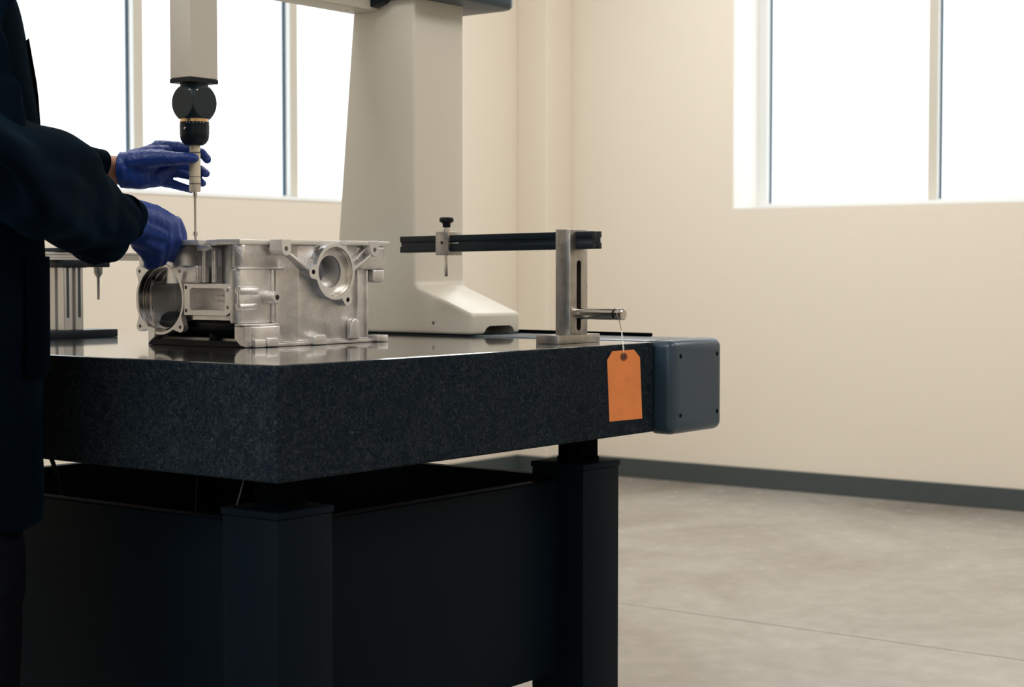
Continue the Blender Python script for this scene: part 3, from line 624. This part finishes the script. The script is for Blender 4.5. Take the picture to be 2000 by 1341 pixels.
def extr(cx, cz, w, h, g, gd):
    return [(cx - w, cz - h), (cx - g, cz - h), (cx - g, cz - h + gd), (cx + g, cz - h + gd), (cx + g, cz - h), (cx + w, cz - h), (cx + w, cz - g), (cx + w - gd, cz - g), (cx + w - gd, cz + g), (cx + w, cz + g),
            (cx + w, cz + h), (cx + g, cz + h), (cx + g, cz + h - gd), (cx - g, cz + h - gd), (cx - g, cz + h), (cx - w, cz + h), (cx - w, cz + g), (cx - w + gd, cz + g), (cx - w + gd, cz - g), (cx - w, cz - g)]
bm = B(); prism(bm, extr(0, 0, 0.0162, 0.0165, 0.0045, 0.0035), 'y', 0.0, 0.477)
me = finish(bm, 0.0008, 2); am = link('extrusion_arm', me, M['black'], gs, smooth='auto')
am.location = Vector((0.892, 0.046, 1.0955)) - Vector(gs['w']); am.rotation_euler = (math.atan2(-0.005, 0.477), 0, 0)
cb = box_part('clamp_block', gs, M['steel'], 0.8695, 0.9145, 0.390, 0.4235, 1.0685, 1.1155, 0.0015)
bm = B(); lathe(bm, (0.885, 0.407, 1.1156), (0, 0, 1), [(0, 0.008), (0.0045, 0.008), (0.005, 0.0055), (0.0085, 0.0055)], 20); link('clamp_collar', mesh_of(bm), M['chrome'], cb, smooth='auto')
bm = B(); lathe(bm, (0.885, 0.407, 1.1240), (0, 0, 1), [(0, 0.0075), (0.0085, 0.0085), (0.0105, 0.0120), (0.012, 0.0145), (0.0185, 0.0145), (0.0205, 0.012)], 12); link('clamp_knob', finish(bm, 0.0008, 2), M['rubber'], cb, smooth='auto')
bm = B(); lathe(bm, (0.8835, 0.407, 1.0684), (0, 0, -1), [(0, 0.0036), (0.041, 0.0036), (0.0425, 0.0028)], 20); link('gauge_pin', mesh_of(bm), M['chrome'], cb, smooth='auto')
bm = B(); tube(bm, (0.869, 0.4065, 1.0935), (0.8693, 0.4065, 1.0935), 0.0034, n=20); link('socket_hole', mesh_of(bm), M['hole'], cb)
bm = B(); path(bm, [(0.880, 0.389 - 0.0022 * k, 1.0925) for k in range(9)], [0.0017 + 0.0006 * (k % 2) for k in range(9)], 12); link('clamp_screw', mesh_of(bm), M['chrome'], cb, smooth=True)
bm = B(); lathe(bm, (0.884, 0.126, 0.9565), (0, -1, 0), [(0, 0.008), (0.003, 0.0108), (0.126, 0.0108), (0.1265, 0.0094), (0.1305, 0.0094), (0.131, 0.0108), (0.145, 0.0108), (0.1465, 0.0095), (0.147, 0.009)], 36)
rod = link('cross_rod', mesh_of(bm), M['chrome'], gs, smooth='auto')
bm = B(); tube(bm, (0.884, -0.0002, 0.9565), (0.884, -0.0050, 0.9565), 0.0101, n=32); link('rubber_ring', mesh_of(bm), M['rubber'], rod, smooth='auto')

# orange tag on its wire
tg = thing('hang_tag', 'blank orange card tag with brown eyelet wired to the steel rod', 'tag', (0.884, -0.012, 0.82))
TD = Vector((math.cos(math.radians(-27)), math.sin(math.radians(-27)), 0)); TN = Vector((TD.y, -TD.x, 0))
tc_ = at(1220, 752, 3.062)
ang = math.radians(2.6)
U_ = (TD * math.cos(ang) + Vector((0, 0, 1)) * math.sin(ang)); V_ = (Vector((0, 0, 1)) * math.cos(ang) - TD * math.sin(ang))
hw, hh = 0.0335, 0.0625; ch = 0.0115
pts = [(-hw, -hh), (hw, -hh), (hw, hh - ch * 1.3), (hw - ch, hh), (-hw + ch, hh), (-hw, hh - ch * 1.3)]
bm = B(); prism(bm, pts, 'z', -0.0003, 0.0003)
c = B(); tube(c, (0, hh - 0.0115, -0.01), (0, hh - 0.0115, 0.01), 0.0026, n=18)
me = finish(bm, 0, 1, [c])
T3 = Matrix((U_, V_, U_.cross(V_))).transposed().to_4x4(); T3.translation = tc_
me.transform(T3); link('card', me, M['orange'], tg)
bm = B(); prism(bm, circ(0, hh - 0.0115, 0.0072, 28), 'z', -0.0007, 0.0007); c = B(); tube(c, (0, hh - 0.0115, -0.01), (0, hh - 0.0115, 0.01), 0.0026, n=18)
me = finish(bm, 0, 1, [c]); me.transform(T3); ey = link('eyelet', me, M['eyelet'], tg)
hole = T3 @ Vector((0, hh - 0.0115, 0))
rodc = Vector((0.884, -0.0095, 0.9565)); side = Vector((0, 1, 0))
bm = B(); loop = []
knot = at(1214, 645, (rodc - CAM).dot(FW))
for k in range(17):
    a = -PI * 0.5 + 0.65 + (2 * PI - 1.3) * k / 16
    loop.append(rodc + Vector((math.cos(a) * 0.0116, 0.0035 - 0.008 * k / 16, math.sin(a) * 0.0116)))
path(bm, [knot] + loop + [knot], 0.00045, 8)
for ph_ in (0, PI):
    tw = []
    top = knot; low = hole + Vector((0, 0, 0.010)) - FW * 0.001
    for k in range(25):
        t = k / 24; p = top.lerp(low, t); rr = 0.0013 * (1 - 0.4 * t)
        tw.append(p + RT * rr * math.cos(ph_ + t * 11) + FW * rr * math.sin(ph_ + t * 11))
    path(bm, tw + [hole - FW * 0.0012, hole + FW * 0.002], 0.00045, 8)
link('tie_wire', mesh_of(bm), M['wire'], tg, smooth=True)

# ------------------------------------------------------------------ rear gauge stand
g2 = thing('gauge_stand', 'aluminium extrusion gauge stand on black base behind the person at far left', 'gauge stand', (0.46, 1.06, 0.9))
box_part('black_base', g2, M['black'], 0.22, 0.568, 1.035, 1.105, 0.9002, 0.9160, 0.001)
bm = B(); prism(bm, extr(0.4605, 1.066, 0.0245, 0.0245, 0.004, 0.006), 'z', 0.9161, 1.05)
link('aluminium_post', finish(bm, 0.001, 1), M['extr'], g2, smooth='auto')
for sx in (0.4455, 0.4745):
    box_part('slot_insert', g2, M['base'], sx - 0.003, sx + 0.003, 1.0408, 1.0430, 0.942, 1.048)
box_part('post_clamp', g2, M['black'], 0.431, 0.492, 1.036, 1.095, 1.0435, 1.0590, 0.002)
bm = B(); prism(bm, extr(1.066, 1.0670, 0.0165, 0.0082, 0.003, 0.0015), 'x', 0.25, 0.72)
link('cross_arm', finish(bm, 0.0008, 1), M['extr'], g2, smooth='auto')
box_part('slider_clamp', g2, M['black'], 0.425, 0.512, 1.042, 1.090, 1.0755, 1.0840, 0.002)
box_part('probe_clamp', g2, M['black'], 0.518, 0.5535, 1.040, 1.092, 1.0445, 1.0586, 0.002)
bm = B(); lathe(bm, (0.5345, 1.055, 1.0444), (0, 0, -1), [(0, 0.0095), (0.013, 0.0088), (0.020, 0.0042), (0.022, 0.0030), (0.066, 0.0028), (0.067, 0.002)], 24)
link('gauge_pin', mesh_of(bm), M['steel'], g2, smooth='auto')

# ------------------------------------------------------------------ cables below the plate
def cable(pts, r, label, m):
    bm = B(); path(bm, pts, r, 8); o = link('cable', mesh_of(bm), m, None, smooth=True); o['label'] = label; o['category'] = 'cable'; return o
cable([at(476, 936, 2.70), at(470, 960, 2.70), at(463, 984, 2.71), at(458, 1004, 2.80)], 0.0012, 'thin blue-grey cable slanting beneath the near corner of the granite', M['cable'])
cable([at(385, 922, 2.86), at(384, 960, 2.86), at(381, 1000, 2.87)], 0.0012, 'thin dark cable hanging in shadow under the granite, left of the corner leg', M['rubber'])
cable([at(99, 893, 3.40), at(104, 905, 3.40), at(110, 925, 3.40), at(125, 990, 3.40)], 0.0045, 'thick black hose showing in the bright gap under the granite beside the person', M['rubber'])

# ------------------------------------------------------------------ the person
pe = thing('person', 'person in dark navy lab coat and violet-blue gloves reaching over the casting', 'person', (-0.19, 0.56, 0.0))
def spheres(bm, pts, step=0.35):
    """pts = [(Vector, r)] chain of overlapping balls"""
    seq = []
    for (p, r), (q, s_) in zip(pts, pts[1:]):
        L = (q - p).length; n = max(2, int(L / (min(r, s_) * step)) + 1)
        for k in range(n): seq.append((p.lerp(q, k / n), r + (s_ - r) * k / n))
    seq.append(pts[-1])
    for p, r in seq: bmesh.ops.create_icosphere(bm, subdivisions=2, radius=r, matrix=Matrix.Translation(p))
def ellip(bm, c, rx, ry, rz, rot=0):
    bmesh.ops.create_icosphere(bm, subdivisions=4, radius=1, matrix=Matrix.Translation(c) @ Matrix.Rotation(rot, 4, 'Z') @ Matrix.Diagonal((rx, ry, rz, 1)))
def remeshed(bm, voxel, smooth=4, fac=0.5):
    me = mesh_of(bm); o = bpy.data.objects.new('tmp', me); col.objects.link(o)
    md = o.modifiers.new('r', 'REMESH'); md.mode = 'VOXEL'; md.voxel_size = voxel; md.use_smooth_shade = True
    if smooth:
        md = o.modifiers.new('s', 'SMOOTH'); md.iterations = smooth; md.factor = fac
    out = evaluated(o); bpy.data.objects.remove(o); out.materials.clear(); return out
def ripple(me, fn):
    ns = [v.normal.copy() for v in me.vertices]
    for v, n in zip(me.vertices, ns): v.co += n * fn(v.co)
    me.update()
z7 = lambda x, y, d: at(220 + x / 4.79, 260 + y / 4.79, d)
# left hand: holds the probe, palm towards the camera
LH = [
    [(z7(95, 300, 3.235), .024), (z7(240, 270, 3.232), .022), (z7(440, 150, 3.235), .0155), ],
    [(z7(95, 350, 3.235), .026), (z7(260, 340, 3.232), .022), (z7(470, 250, 3.238), .0150)],
    [(z7(95, 380, 3.235), .025), (z7(260, 400, 3.232), .020), (z7(480, 350, 3.240), .0145)],
    [(z7(95, 420, 3.235), .018), (z7(260, 440, 3.232), .0165), (z7(450, 430, 3.238), .0135)],
    [(z7(200, 250, 3.232), .020), (z7(340, 200, 3.226), .0165), (z7(500, 175, 3.222), .0115)],
    [(z7(240, 420, 3.236), .018), (z7(420, 400, 3.236), .0165), (z7(520, 350, 3.238), .0125)],
    # index
    [(z7(430, 138, 3.236), .0145), (z7(600, 138, 3.240), .0124), (z7(740, 155, 3.238), .0102), (z7(840, 190, 3.228), .0085), (z7(885, 245, 3.219), .0078)],
    # middle
    [(z7(470, 260, 3.238), .0140), (z7(640, 292, 3.244), .0122), (z7(770, 318, 3.240), .0098), (z7(830, 350, 3.230), .0086), (z7(872, 378, 3.220), .0076)],
    # ring
    [(z7(480, 345, 3.240), .0130), (z7(620, 362, 3.244), .0108), (z7(740, 400, 3.240), .0084), (z7(800, 440, 3.230), .0078), (z7(842, 468, 3.221), .0070)],
    # little finger
    [(z7(440, 440, 3.238), .0112), (z7(560, 475, 3.240), .0088), (z7(660, 505, 3.236), .0074), (z7(735, 525, 3.226), .0066)],
    # thumb
    [(z7(190, 260, 3.222), .019), (z7(330, 250, 3.212), .0185), (z7(450, 235, 3.204), .0155), (z7(600, 238, 3.193), .0122), (z7(690, 236, 3.188), .0106), (z7(765, 232, 3.187), .0084)],
]
# right hand: back of the hand to the camera, fingertips on the side flange
RH = [
    [(z7(190, 760, 3.075), .026), (z7(330, 790, 3.105), .0255), (z7(470, 850, 3.130), .0200)],
    [(z7(180, 830, 3.080), .028), (z7(300, 890, 3.105), .0265), (z7(420, 930, 3.125), .0205)],
    [(z7(180, 880, 3.095), .027), (z7(280, 960, 3.110), .0240), (z7(360, 1020, 3.125), .0200)],
    [(z7(200, 740, 3.095), .024), (z7(370, 780, 3.125), .0230), (z7(540, 840, 3.150), .0165)],
    # fingers, nearest first
    [(z7(390, 950, 3.125), .0175), (z7(420, 1060, 3.130), .0145), (z7(420, 1140, 3.140), .0125), (z7(400, 1210, 3.150), .0105)],
    [(z7(470, 880, 3.130), .0165), (z7(510, 1010, 3.138), .0130), (z7(490, 1110, 3.150), .0115), (z7(460, 1195, 3.160), .0095)],
    [(z7(545, 850, 3.148), .0150), (z7(590, 980, 3.152), .0125), (z7(570, 1080, 3.162), .0110), (z7(545, 1160, 3.170), .0090)],
    [(z7(590, 840, 3.166), .0130), (z7(640, 940, 3.172), .0108), (z7(650, 1020, 3.176), .0092), (z7(625, 1070, 3.182), .0080)],
    # thumb under the palm
    [(z7(260, 1020, 3.120), .0180), (z7(320, 1110, 3.132), .0140), (z7(350, 1185, 3.146), .0120), (z7(345, 1222, 3.150), .0108)],
]
def build_hand(chains, wrist_from, scale=1.0, bm=None):
    own = bm is None
    bm = bm or B()
    for ch_ in chains: spheres(bm, [(p, r * scale * 1.06) for p, r in ch_])
    spheres(bm, [(p, r * scale) for p, r in wrist_from])
    return bm
LW = [(z7(70, 345, 3.236), .0305), (z7(110, 345, 3.234), .0290)]
RW = [(at(249, 436, 3.062), .036), (z7(190, 830, 3.080), .031)]
def hand_mesh(chains, wr, origin, axis, cutp):
    me = remeshed(build_hand(chains, wr), 0.0021, 5)
    bm = B(); bm.from_mesh(me)
    bmesh.ops.bisect_plane(bm, geom=bm.verts[:] + bm.edges[:] + bm.faces[:], plane_co=cutp, plane_no=axis, clear_inner=True)
    ed = [e for e in bm.edges if e.is_boundary]
    # roll the cuff bead
    me2 = bpy.data.meshes.new('g'); 
    ret = bmesh.ops.extrude_edge_only(bm, edges=ed); vs = [v for v in ret['geom'] if isinstance(v, bmesh.types.BMVert)]
    c0 = sum((v.co for v in vs), Vector()) / max(1, len(vs))
    for v in vs: v.co = v.co + (v.co - c0).normalized() * 0.0016 + axis * 0.0012
    bm.normal_update(); bm.to_mesh(me2); bm.free()
    def fn(c):
        d = (c - cutp).dot(axis); k = max(0.0, 1 - d / 0.05)
        n1 = noise.noise(Vector((d * 140, c.z * 22, c.y * 22))) * 0.0016 * k
        n2 = (1 - abs(noise.noise(c * 75 + Vector((3, 1, 7)))) * 2) ** 3 * 0.0006
        return n1 + n2
    ripple(me2, fn)
    for p in me2.polygons: p.use_smooth = True
    return me2
lax = (z7(260, 340, 3.232) - z7(80, 345, 3.236)).normalized(); rax = (z7(300, 890, 3.105) - at(249, 436, 3.062)).normalized()
lg = link('glove', hand_mesh(LH, LW, None, lax, z7(75, 345, 3.236)), M['glove'], pe)
lg['label'] = 'glove on the left hand holding the probe body'
rg = link('glove', hand_mesh(RH, RW, None, rax, at(256, 438, 3.066)), M['glove'], pe)
rg['label'] = 'glove on the right hand gripping the flange'
# joints
Lw = z7(80, 345, 3.236); Rw = at(252, 435, 3.064)
Rs = at(-125, 60, 2.52); Ls = Vector((-0.19, 0.75, 1.48)); Re = at(-20, 300, 2.46); Le = at(60, 330, 3.05)
def body_bm():
    bm = B()
    build_hand(LH, [(z7(95, 345, 3.235), .024), (z7(70, 345, 3.236), .0265)], 0.80, bm); build_hand(RH, [(z7(200, 830, 3.08), .027), (at(245, 433, 3.06), .029)], 0.80, bm)
    spheres(bm, [(Ls, .036), (Le, .030), (Lw - lax * 0.07, .036), (Lw - lax * 0.012, .0285), (Lw, .0275)]); spheres(bm, [(Vector((-0.20, 0.47, 1.43)), .04), (at(-120, 50, 2.53), .036), (at(-85, 180, 2.50), .036), (at(-35, 300, 2.53), .030), (at(40, 355, 2.61), .029), (at(128, 386, 2.75), .031), (at(192, 432, 2.92), .031), (Rw, .027)])
    for (y, z, rx, ry, rz) in ((0.565, 1.36, .105, .16, .16), (0.565, 1.12, .10, .145, .15), (0.565, 0.95, .11, .165, .13)): ellip(bm, Vector((-0.18, y, z)), rx, ry, rz)
    spheres(bm, [(Vector((-0.20, 0.48, 1.45)), .045), (Vector((-0.20, 0.66, 1.45)), .045)]); spheres(bm, [(Vector((-0.20, 0.565, 1.50)), .058), (Vector((-0.165, 0.565, 1.66)), .056)])
    for s_ in (-1, 1):
        yh = 0.565 + s_ * 0.09
        spheres(bm, [(Vector((-0.20, yh, 0.90)), .085), (Vector((-0.19, yh + s_ * .01, 0.50)), .055), (Vector((-0.20, yh + s_ * .015, 0.36)), .050), (Vector((-0.21, yh + s_ * .015, 0.10)), .036)])
        spheres(bm, [(Vector((-0.225, yh + s_ * .015, 0.055)), .036), (Vector((-0.08, yh + s_ * .03, 0.040)), .026)])
    # head, tipped down towards the work
    hc = Vector((-0.135, 0.565, 1.745))
    ellip(bm, hc, .098, .078, .105); ellip(bm, hc + Vector((0.035, 0, -0.05)), .062, .058, .070)
    spheres(bm, [(hc + Vector((0.095, 0, 0.015)), .010), (hc + Vector((0.112, 0, -0.020)), .013)])       # nose
    spheres(bm, [(hc + Vector((0.090, -.020, -0.052)), .008), (hc + Vector((0.094, 0, -0.051)), .009), (hc + Vector((0.090, .020, -0.052)), .008)])  # lips
    for s_ in (-1, 1):
        ellip(bm, hc + Vector((-0.005, s_ * 0.080, -0.005)), .020, .009, .030); spheres(bm, [(hc + Vector((0.088, s_ * .018, 0.028)), .010), (hc + Vector((0.076, s_ * .050, 0.026)), .010)])
    return bm, hc
bm, hc = body_bm()
link('body', remeshed(bm, 0.0048, 4), M['skin'], pe, smooth=True)
for s_ in (-1, 1):
    bm = B(); bmesh.ops.create_uvsphere(bm, u_segments=16, v_segments=10, radius=0.0125, matrix=Matrix.Translation(hc + Vector((0.080, s_ * .031, 0.004)))); ev = link('eye', mesh_of(bm), M['eye'], pe, smooth=True)
bm = B(); ellip(bm, hc + Vector((-0.012, 0, 0.020)), .104, .086, .103); ellip(bm, hc + Vector((-0.045, 0, -0.02)), .068, .080, .090)
me = remeshed(bm, 0.006, 2); bm = B(); bm.from_mesh(me)
bmesh.ops.bisect_plane(bm, geom=bm.verts[:] + bm.edges[:] + bm.faces[:], plane_co=hc + Vector((0.060, 0, 0.045)), plane_no=Vector((1, 0, -1.1)).normalized(), clear_outer=True)
ripple_me = mesh_of(bm); ripple(ripple_me, lambda c: noise.noise(c * 60) * 0.003); link('hair', ripple_me, M['hair'], pe, smooth=True)

# coat
def loft(sections, n=48, wr=None):
    """sections = (centre, axis-u half vector, axis-v half vector)"""
    bm = B(); rings = []
    for c, u, v in sections:
        rings.append([bm.verts.new(c + u * math.cos(2 * PI * i / n) + v * math.sin(2 * PI * i / n)) for i in range(n)])
    for A, Bq in zip(rings, rings[1:]):
        for i in range(n): bm.faces.new((A[i], A[(i + 1) % n], Bq[(i + 1) % n], Bq[i]))
    return bm, rings
def resample(secs, m):
    out = []; n = len(secs) - 1
    def cr(a, b, c, d, t): return 0.5 * ((2 * b) + (c - a) * t + (2 * a - 5 * b + 4 * c - d) * t * t + (-a + 3 * b - 3 * c + d) * t ** 3)
    for i in range(n):
        p = [secs[max(i - 1, 0)], secs[i], secs[i + 1], secs[min(i + 2, n)]]
        for k in range(m):
            t = k / m; out.append(tuple(cr(*[q[j] for q in p], t) for j in range(3)))
    out.append(secs[-1]); return out
def cuff(bm, ring, axis, inn=0.004, deep=0.03):
    c = sum((v.co for v in ring), Vector()) / len(ring); n = len(ring); prev = ring
    for k, (s_, d) in enumerate(((1 - inn / 0.04, 0.001), (1 - inn / 0.04, -deep))):
        new = [bm.verts.new(c + (v.co - c) * s_ + axis * d) for v in ring]
        for i in range(n): bm.faces.new((prev[i], prev[(i + 1) % n], new[(i + 1) % n], new[i]))
        prev = new
def square(secs):
    out = []
    for i, (c, u, v) in enumerate(secs):
        t = secs[min(i + 1, len(secs) - 1)][0] - secs[max(i - 1, 0)][0]; t.z = 0
        n_ = t.cross(Vector((0, 0, 1)))
        out.append((c, (n_.normalized() * u.length if n_.length > 1e-4 else u), v))
    return out
V3 = Vector
def px_sec(px, y0, y1, d, thick, tilt=0.0):
    """vertical-in-view cross section of a sleeve spanning y0..y1 at column px"""
    c = at(px, (y0 + y1) / 2, d); h = (y1 - y0) / 2 * d / FPX
    v = (UP * math.cos(tilt) + RT * math.sin(tilt)) * h
    return (c, FW * thick, v)
secs = [(V3((-0.215, 0.44, 1.485)), FW * .070, -RT * .070 + UP * .02), px_sec(-120, -60, 110, 2.50, .075, -.9), px_sec(-85, 60, 290, 2.44, .080, -.8), px_sec(-25, 155, 440, 2.44, .080, -.55), px_sec(40, 212, 470, 2.52, .080, -.25), px_sec(92, 236, 474, 2.63, .076, -.1),
        px_sec(128, 283, 488, 2.73, .072, 0), px_sec(160, 318, 505, 2.83, .066, .05), px_sec(192, 346, 521, 2.92, .060, .05), px_sec(220, 366, 512, 2.98, .052, .12), px_sec(240, 380, 488, 3.03, .045, .16), px_sec(250, 386, 473, 3.05, .041, .18)]
bm, rings = loft(resample(square(secs), 9), 64)
cuff(bm, rings[-1], rax)
me = mesh_of(bm)
def folds(c, amp, k=0.0):
    q = Vector((c.dot(RT) * 12 + k, c.z * 14, c.dot(FW) * 5))
    w1 = noise.noise(q * 0.5); w2 = noise.noise(q * 0.5 + Vector((7, 3, 1))); a = noise.noise(q + Vector((w1, w2, w1 - w2)) * 0.8); b = noise.noise(q * 2.3)
    return amp * ((1 - abs(a) * 2.2) * 0.9 + b * 0.35)
ripple(me, lambda c: folds(c, 0.0105))
coat_root = None
torso = []
for (z, cx_, cy_, rx, ry) in ((0.645, -0.178, 0.56, .150, .205), (0.660, -0.178, 0.56, .152, .206), (0.78, -0.172, 0.56, .152, .208), (0.92, -0.168, 0.56, .150, .210), (1.05, -0.165, 0.56, .150, .206), (1.18, -0.168, 0.56, .150, .205), (1.32, -0.178, 0.56, .150, .205), (1.42, -0.195, 0.56, .145, .205),
                              (1.48, -0.212, 0.56, .130, .195), (1.535, -0.215, 0.56, .098, .160), (1.57, -0.205, 0.56, .075, .098), (1.60, -0.195, 0.56, .068, .072)):
    torso.append((V3((cx_ - 0.018, cy_ + 0.022, z)), V3((rx, 0, 0)), V3((0, ry, 0))))
bm, rings = loft(resample(torso, 9), 96)
for ring, dz in ((rings[0], 0.02), (rings[-1], -0.03)):
    c = sum((v.co for v in ring), Vector()) / len(ring); new = [bm.verts.new(c + (v.co - c) * 0.965 + V3((0, 0, dz))) for v in ring]
    for i in range(len(ring)): bm.faces.new((ring[i], ring[(i + 1) % len(ring)], new[(i + 1) % len(ring)], new[i]))
bmesh.ops.recalc_face_normals(bm, faces=bm.faces[:])
me_t = mesh_of(bm); ripple(me_t, lambda c: folds(Vector((c.x, c.y, c.z * 0.35)), 0.005, 3.0))
ct = link('lab_coat', me_t, M['coat'], pe, smooth=True)
sl1 = link('sleeve', me, M['coat'], ct, smooth=True)
_d = (Le - Ls).normalized(); _u = V3((-_d.y, _d.x, 0)).normalized(); _v = _d.cross(_u).normalized()
if _v.z < 0: _v = -_v
secs = [(Ls + V3((-0.02, -0.05, 0.01)), _u * .075, _v * .080), (Ls.lerp(Le, 0.5), _u * .066, _v * .068), (Le, FW * .055, (_v + UP).normalized() * .060)]
secs += [px_sec(105, 276, 372, 3.10, .045, -.05), px_sec(140, 278, 368, 3.14, .040, 0), px_sec(165, 282, 366, 3.165, .035, .12), px_sec(186, 287, 363, 3.190, .030, .18), px_sec(194, 289, 362, 3.200, .028, .20)]
bm, rings = loft(resample(square(secs), 9), 56); cuff(bm, rings[-1], lax)
me = mesh_of(bm); ripple(me, lambda c: folds(c, 0.0045, 9.0)); sl2 = link('sleeve', me, M['coat'], ct, smooth=True)
# side and chest pockets, slightly proud of the coat
def pocket(z0, z1, a0, a1, off):
    bm = B(); n = 10; g = []
    for i in range(n + 1):
        a = math.radians(a0 + (a1 - a0) * i / n); row = []
        for j in range(7):
            z = z0 + (z1 - z0) * j / 6
            t = next((k for k in range(len(torso) - 1) if torso[k][0].z <= z <= torso[k + 1][0].z), 0); f_ = (z - torso[t][0].z) / (torso[t + 1][0].z - torso[t][0].z)
            c = torso[t][0].lerp(torso[t + 1][0], f_); rx = torso[t][1].x * (1 - f_) + torso[t + 1][1].x * f_ + off; ry = torso[t][2].y * (1 - f_) + torso[t + 1][2].y * f_ + off
            zz = z + (0.03 * (i / n) if j == 0 and i > 6 else 0)
            row.append((c.x + rx * math.cos(a), c.y + ry * math.sin(a), zz))
        g.append(row)
    vs = [[bm.verts.new(p) for p in row] for row in g]
    for i in range(n):
        for j in range(6): bm.faces.new((vs[i][j], vs[i + 1][j], vs[i + 1][j + 1], vs[i][j + 1]))
    bmesh.ops.solidify(bm, geom=bm.faces[:], thickness=0.0035); bmesh.ops.recalc_face_normals(bm, faces=bm.faces[:]); return mesh_of(bm)
link('pocket', pocket(0.88, 1.06, -82, -28, 0.010), M['coat'], ct); link('pocket', pocket(0.88, 1.06, 28, 82, 0.010), M['coat'], ct); link('pocket', pocket(1.26, 1.40, -50, -8, 0.006), M['coat'], ct)
# trousers and shoes
bm = B()
for s_ in (-1, 1):
    yh = 0.565 + s_ * 0.095
    spheres(bm, [(V3((-0.195, yh, 0.80)), .080), (V3((-0.200, yh + s_ * .01, 0.55)), .080), (V3((-0.215, yh + s_ * .015, 0.34)), .074), (V3((-0.235, yh + s_ * .015, 0.13)), .070)], 0.3)
me = remeshed(bm, 0.010, 3); bm = B(); bm.from_mesh(me)
bmesh.ops.bisect_plane(bm, geom=bm.verts[:] + bm.edges[:] + bm.faces[:], plane_co=(0, 0, 0.08), plane_no=(0, 0, 1), clear_inner=True)
me = mesh_of(bm); ripple(me, lambda c: folds(c, 0.006, 5.0)); link('trousers', me, M['trouser'], pe, smooth=True)
for s_ in (-1, 1):
    yh = 0.565 + s_ * 0.11
    bm = B(); spheres(bm, [(V3((-0.25, yh, 0.055)), .046), (V3((-0.17, yh, 0.060)), .050), (V3((-0.05, yh + s_ * .015, 0.045)), .042), (V3((-0.01, yh + s_ * .015, 0.040)), .036)], 0.25)
    me = remeshed(bm, 0.006, 3)
    for v in me.vertices: v.co.z = max(v.co.z, 0.003)
    link('shoe', me, M['shoe'], pe, smooth=True)
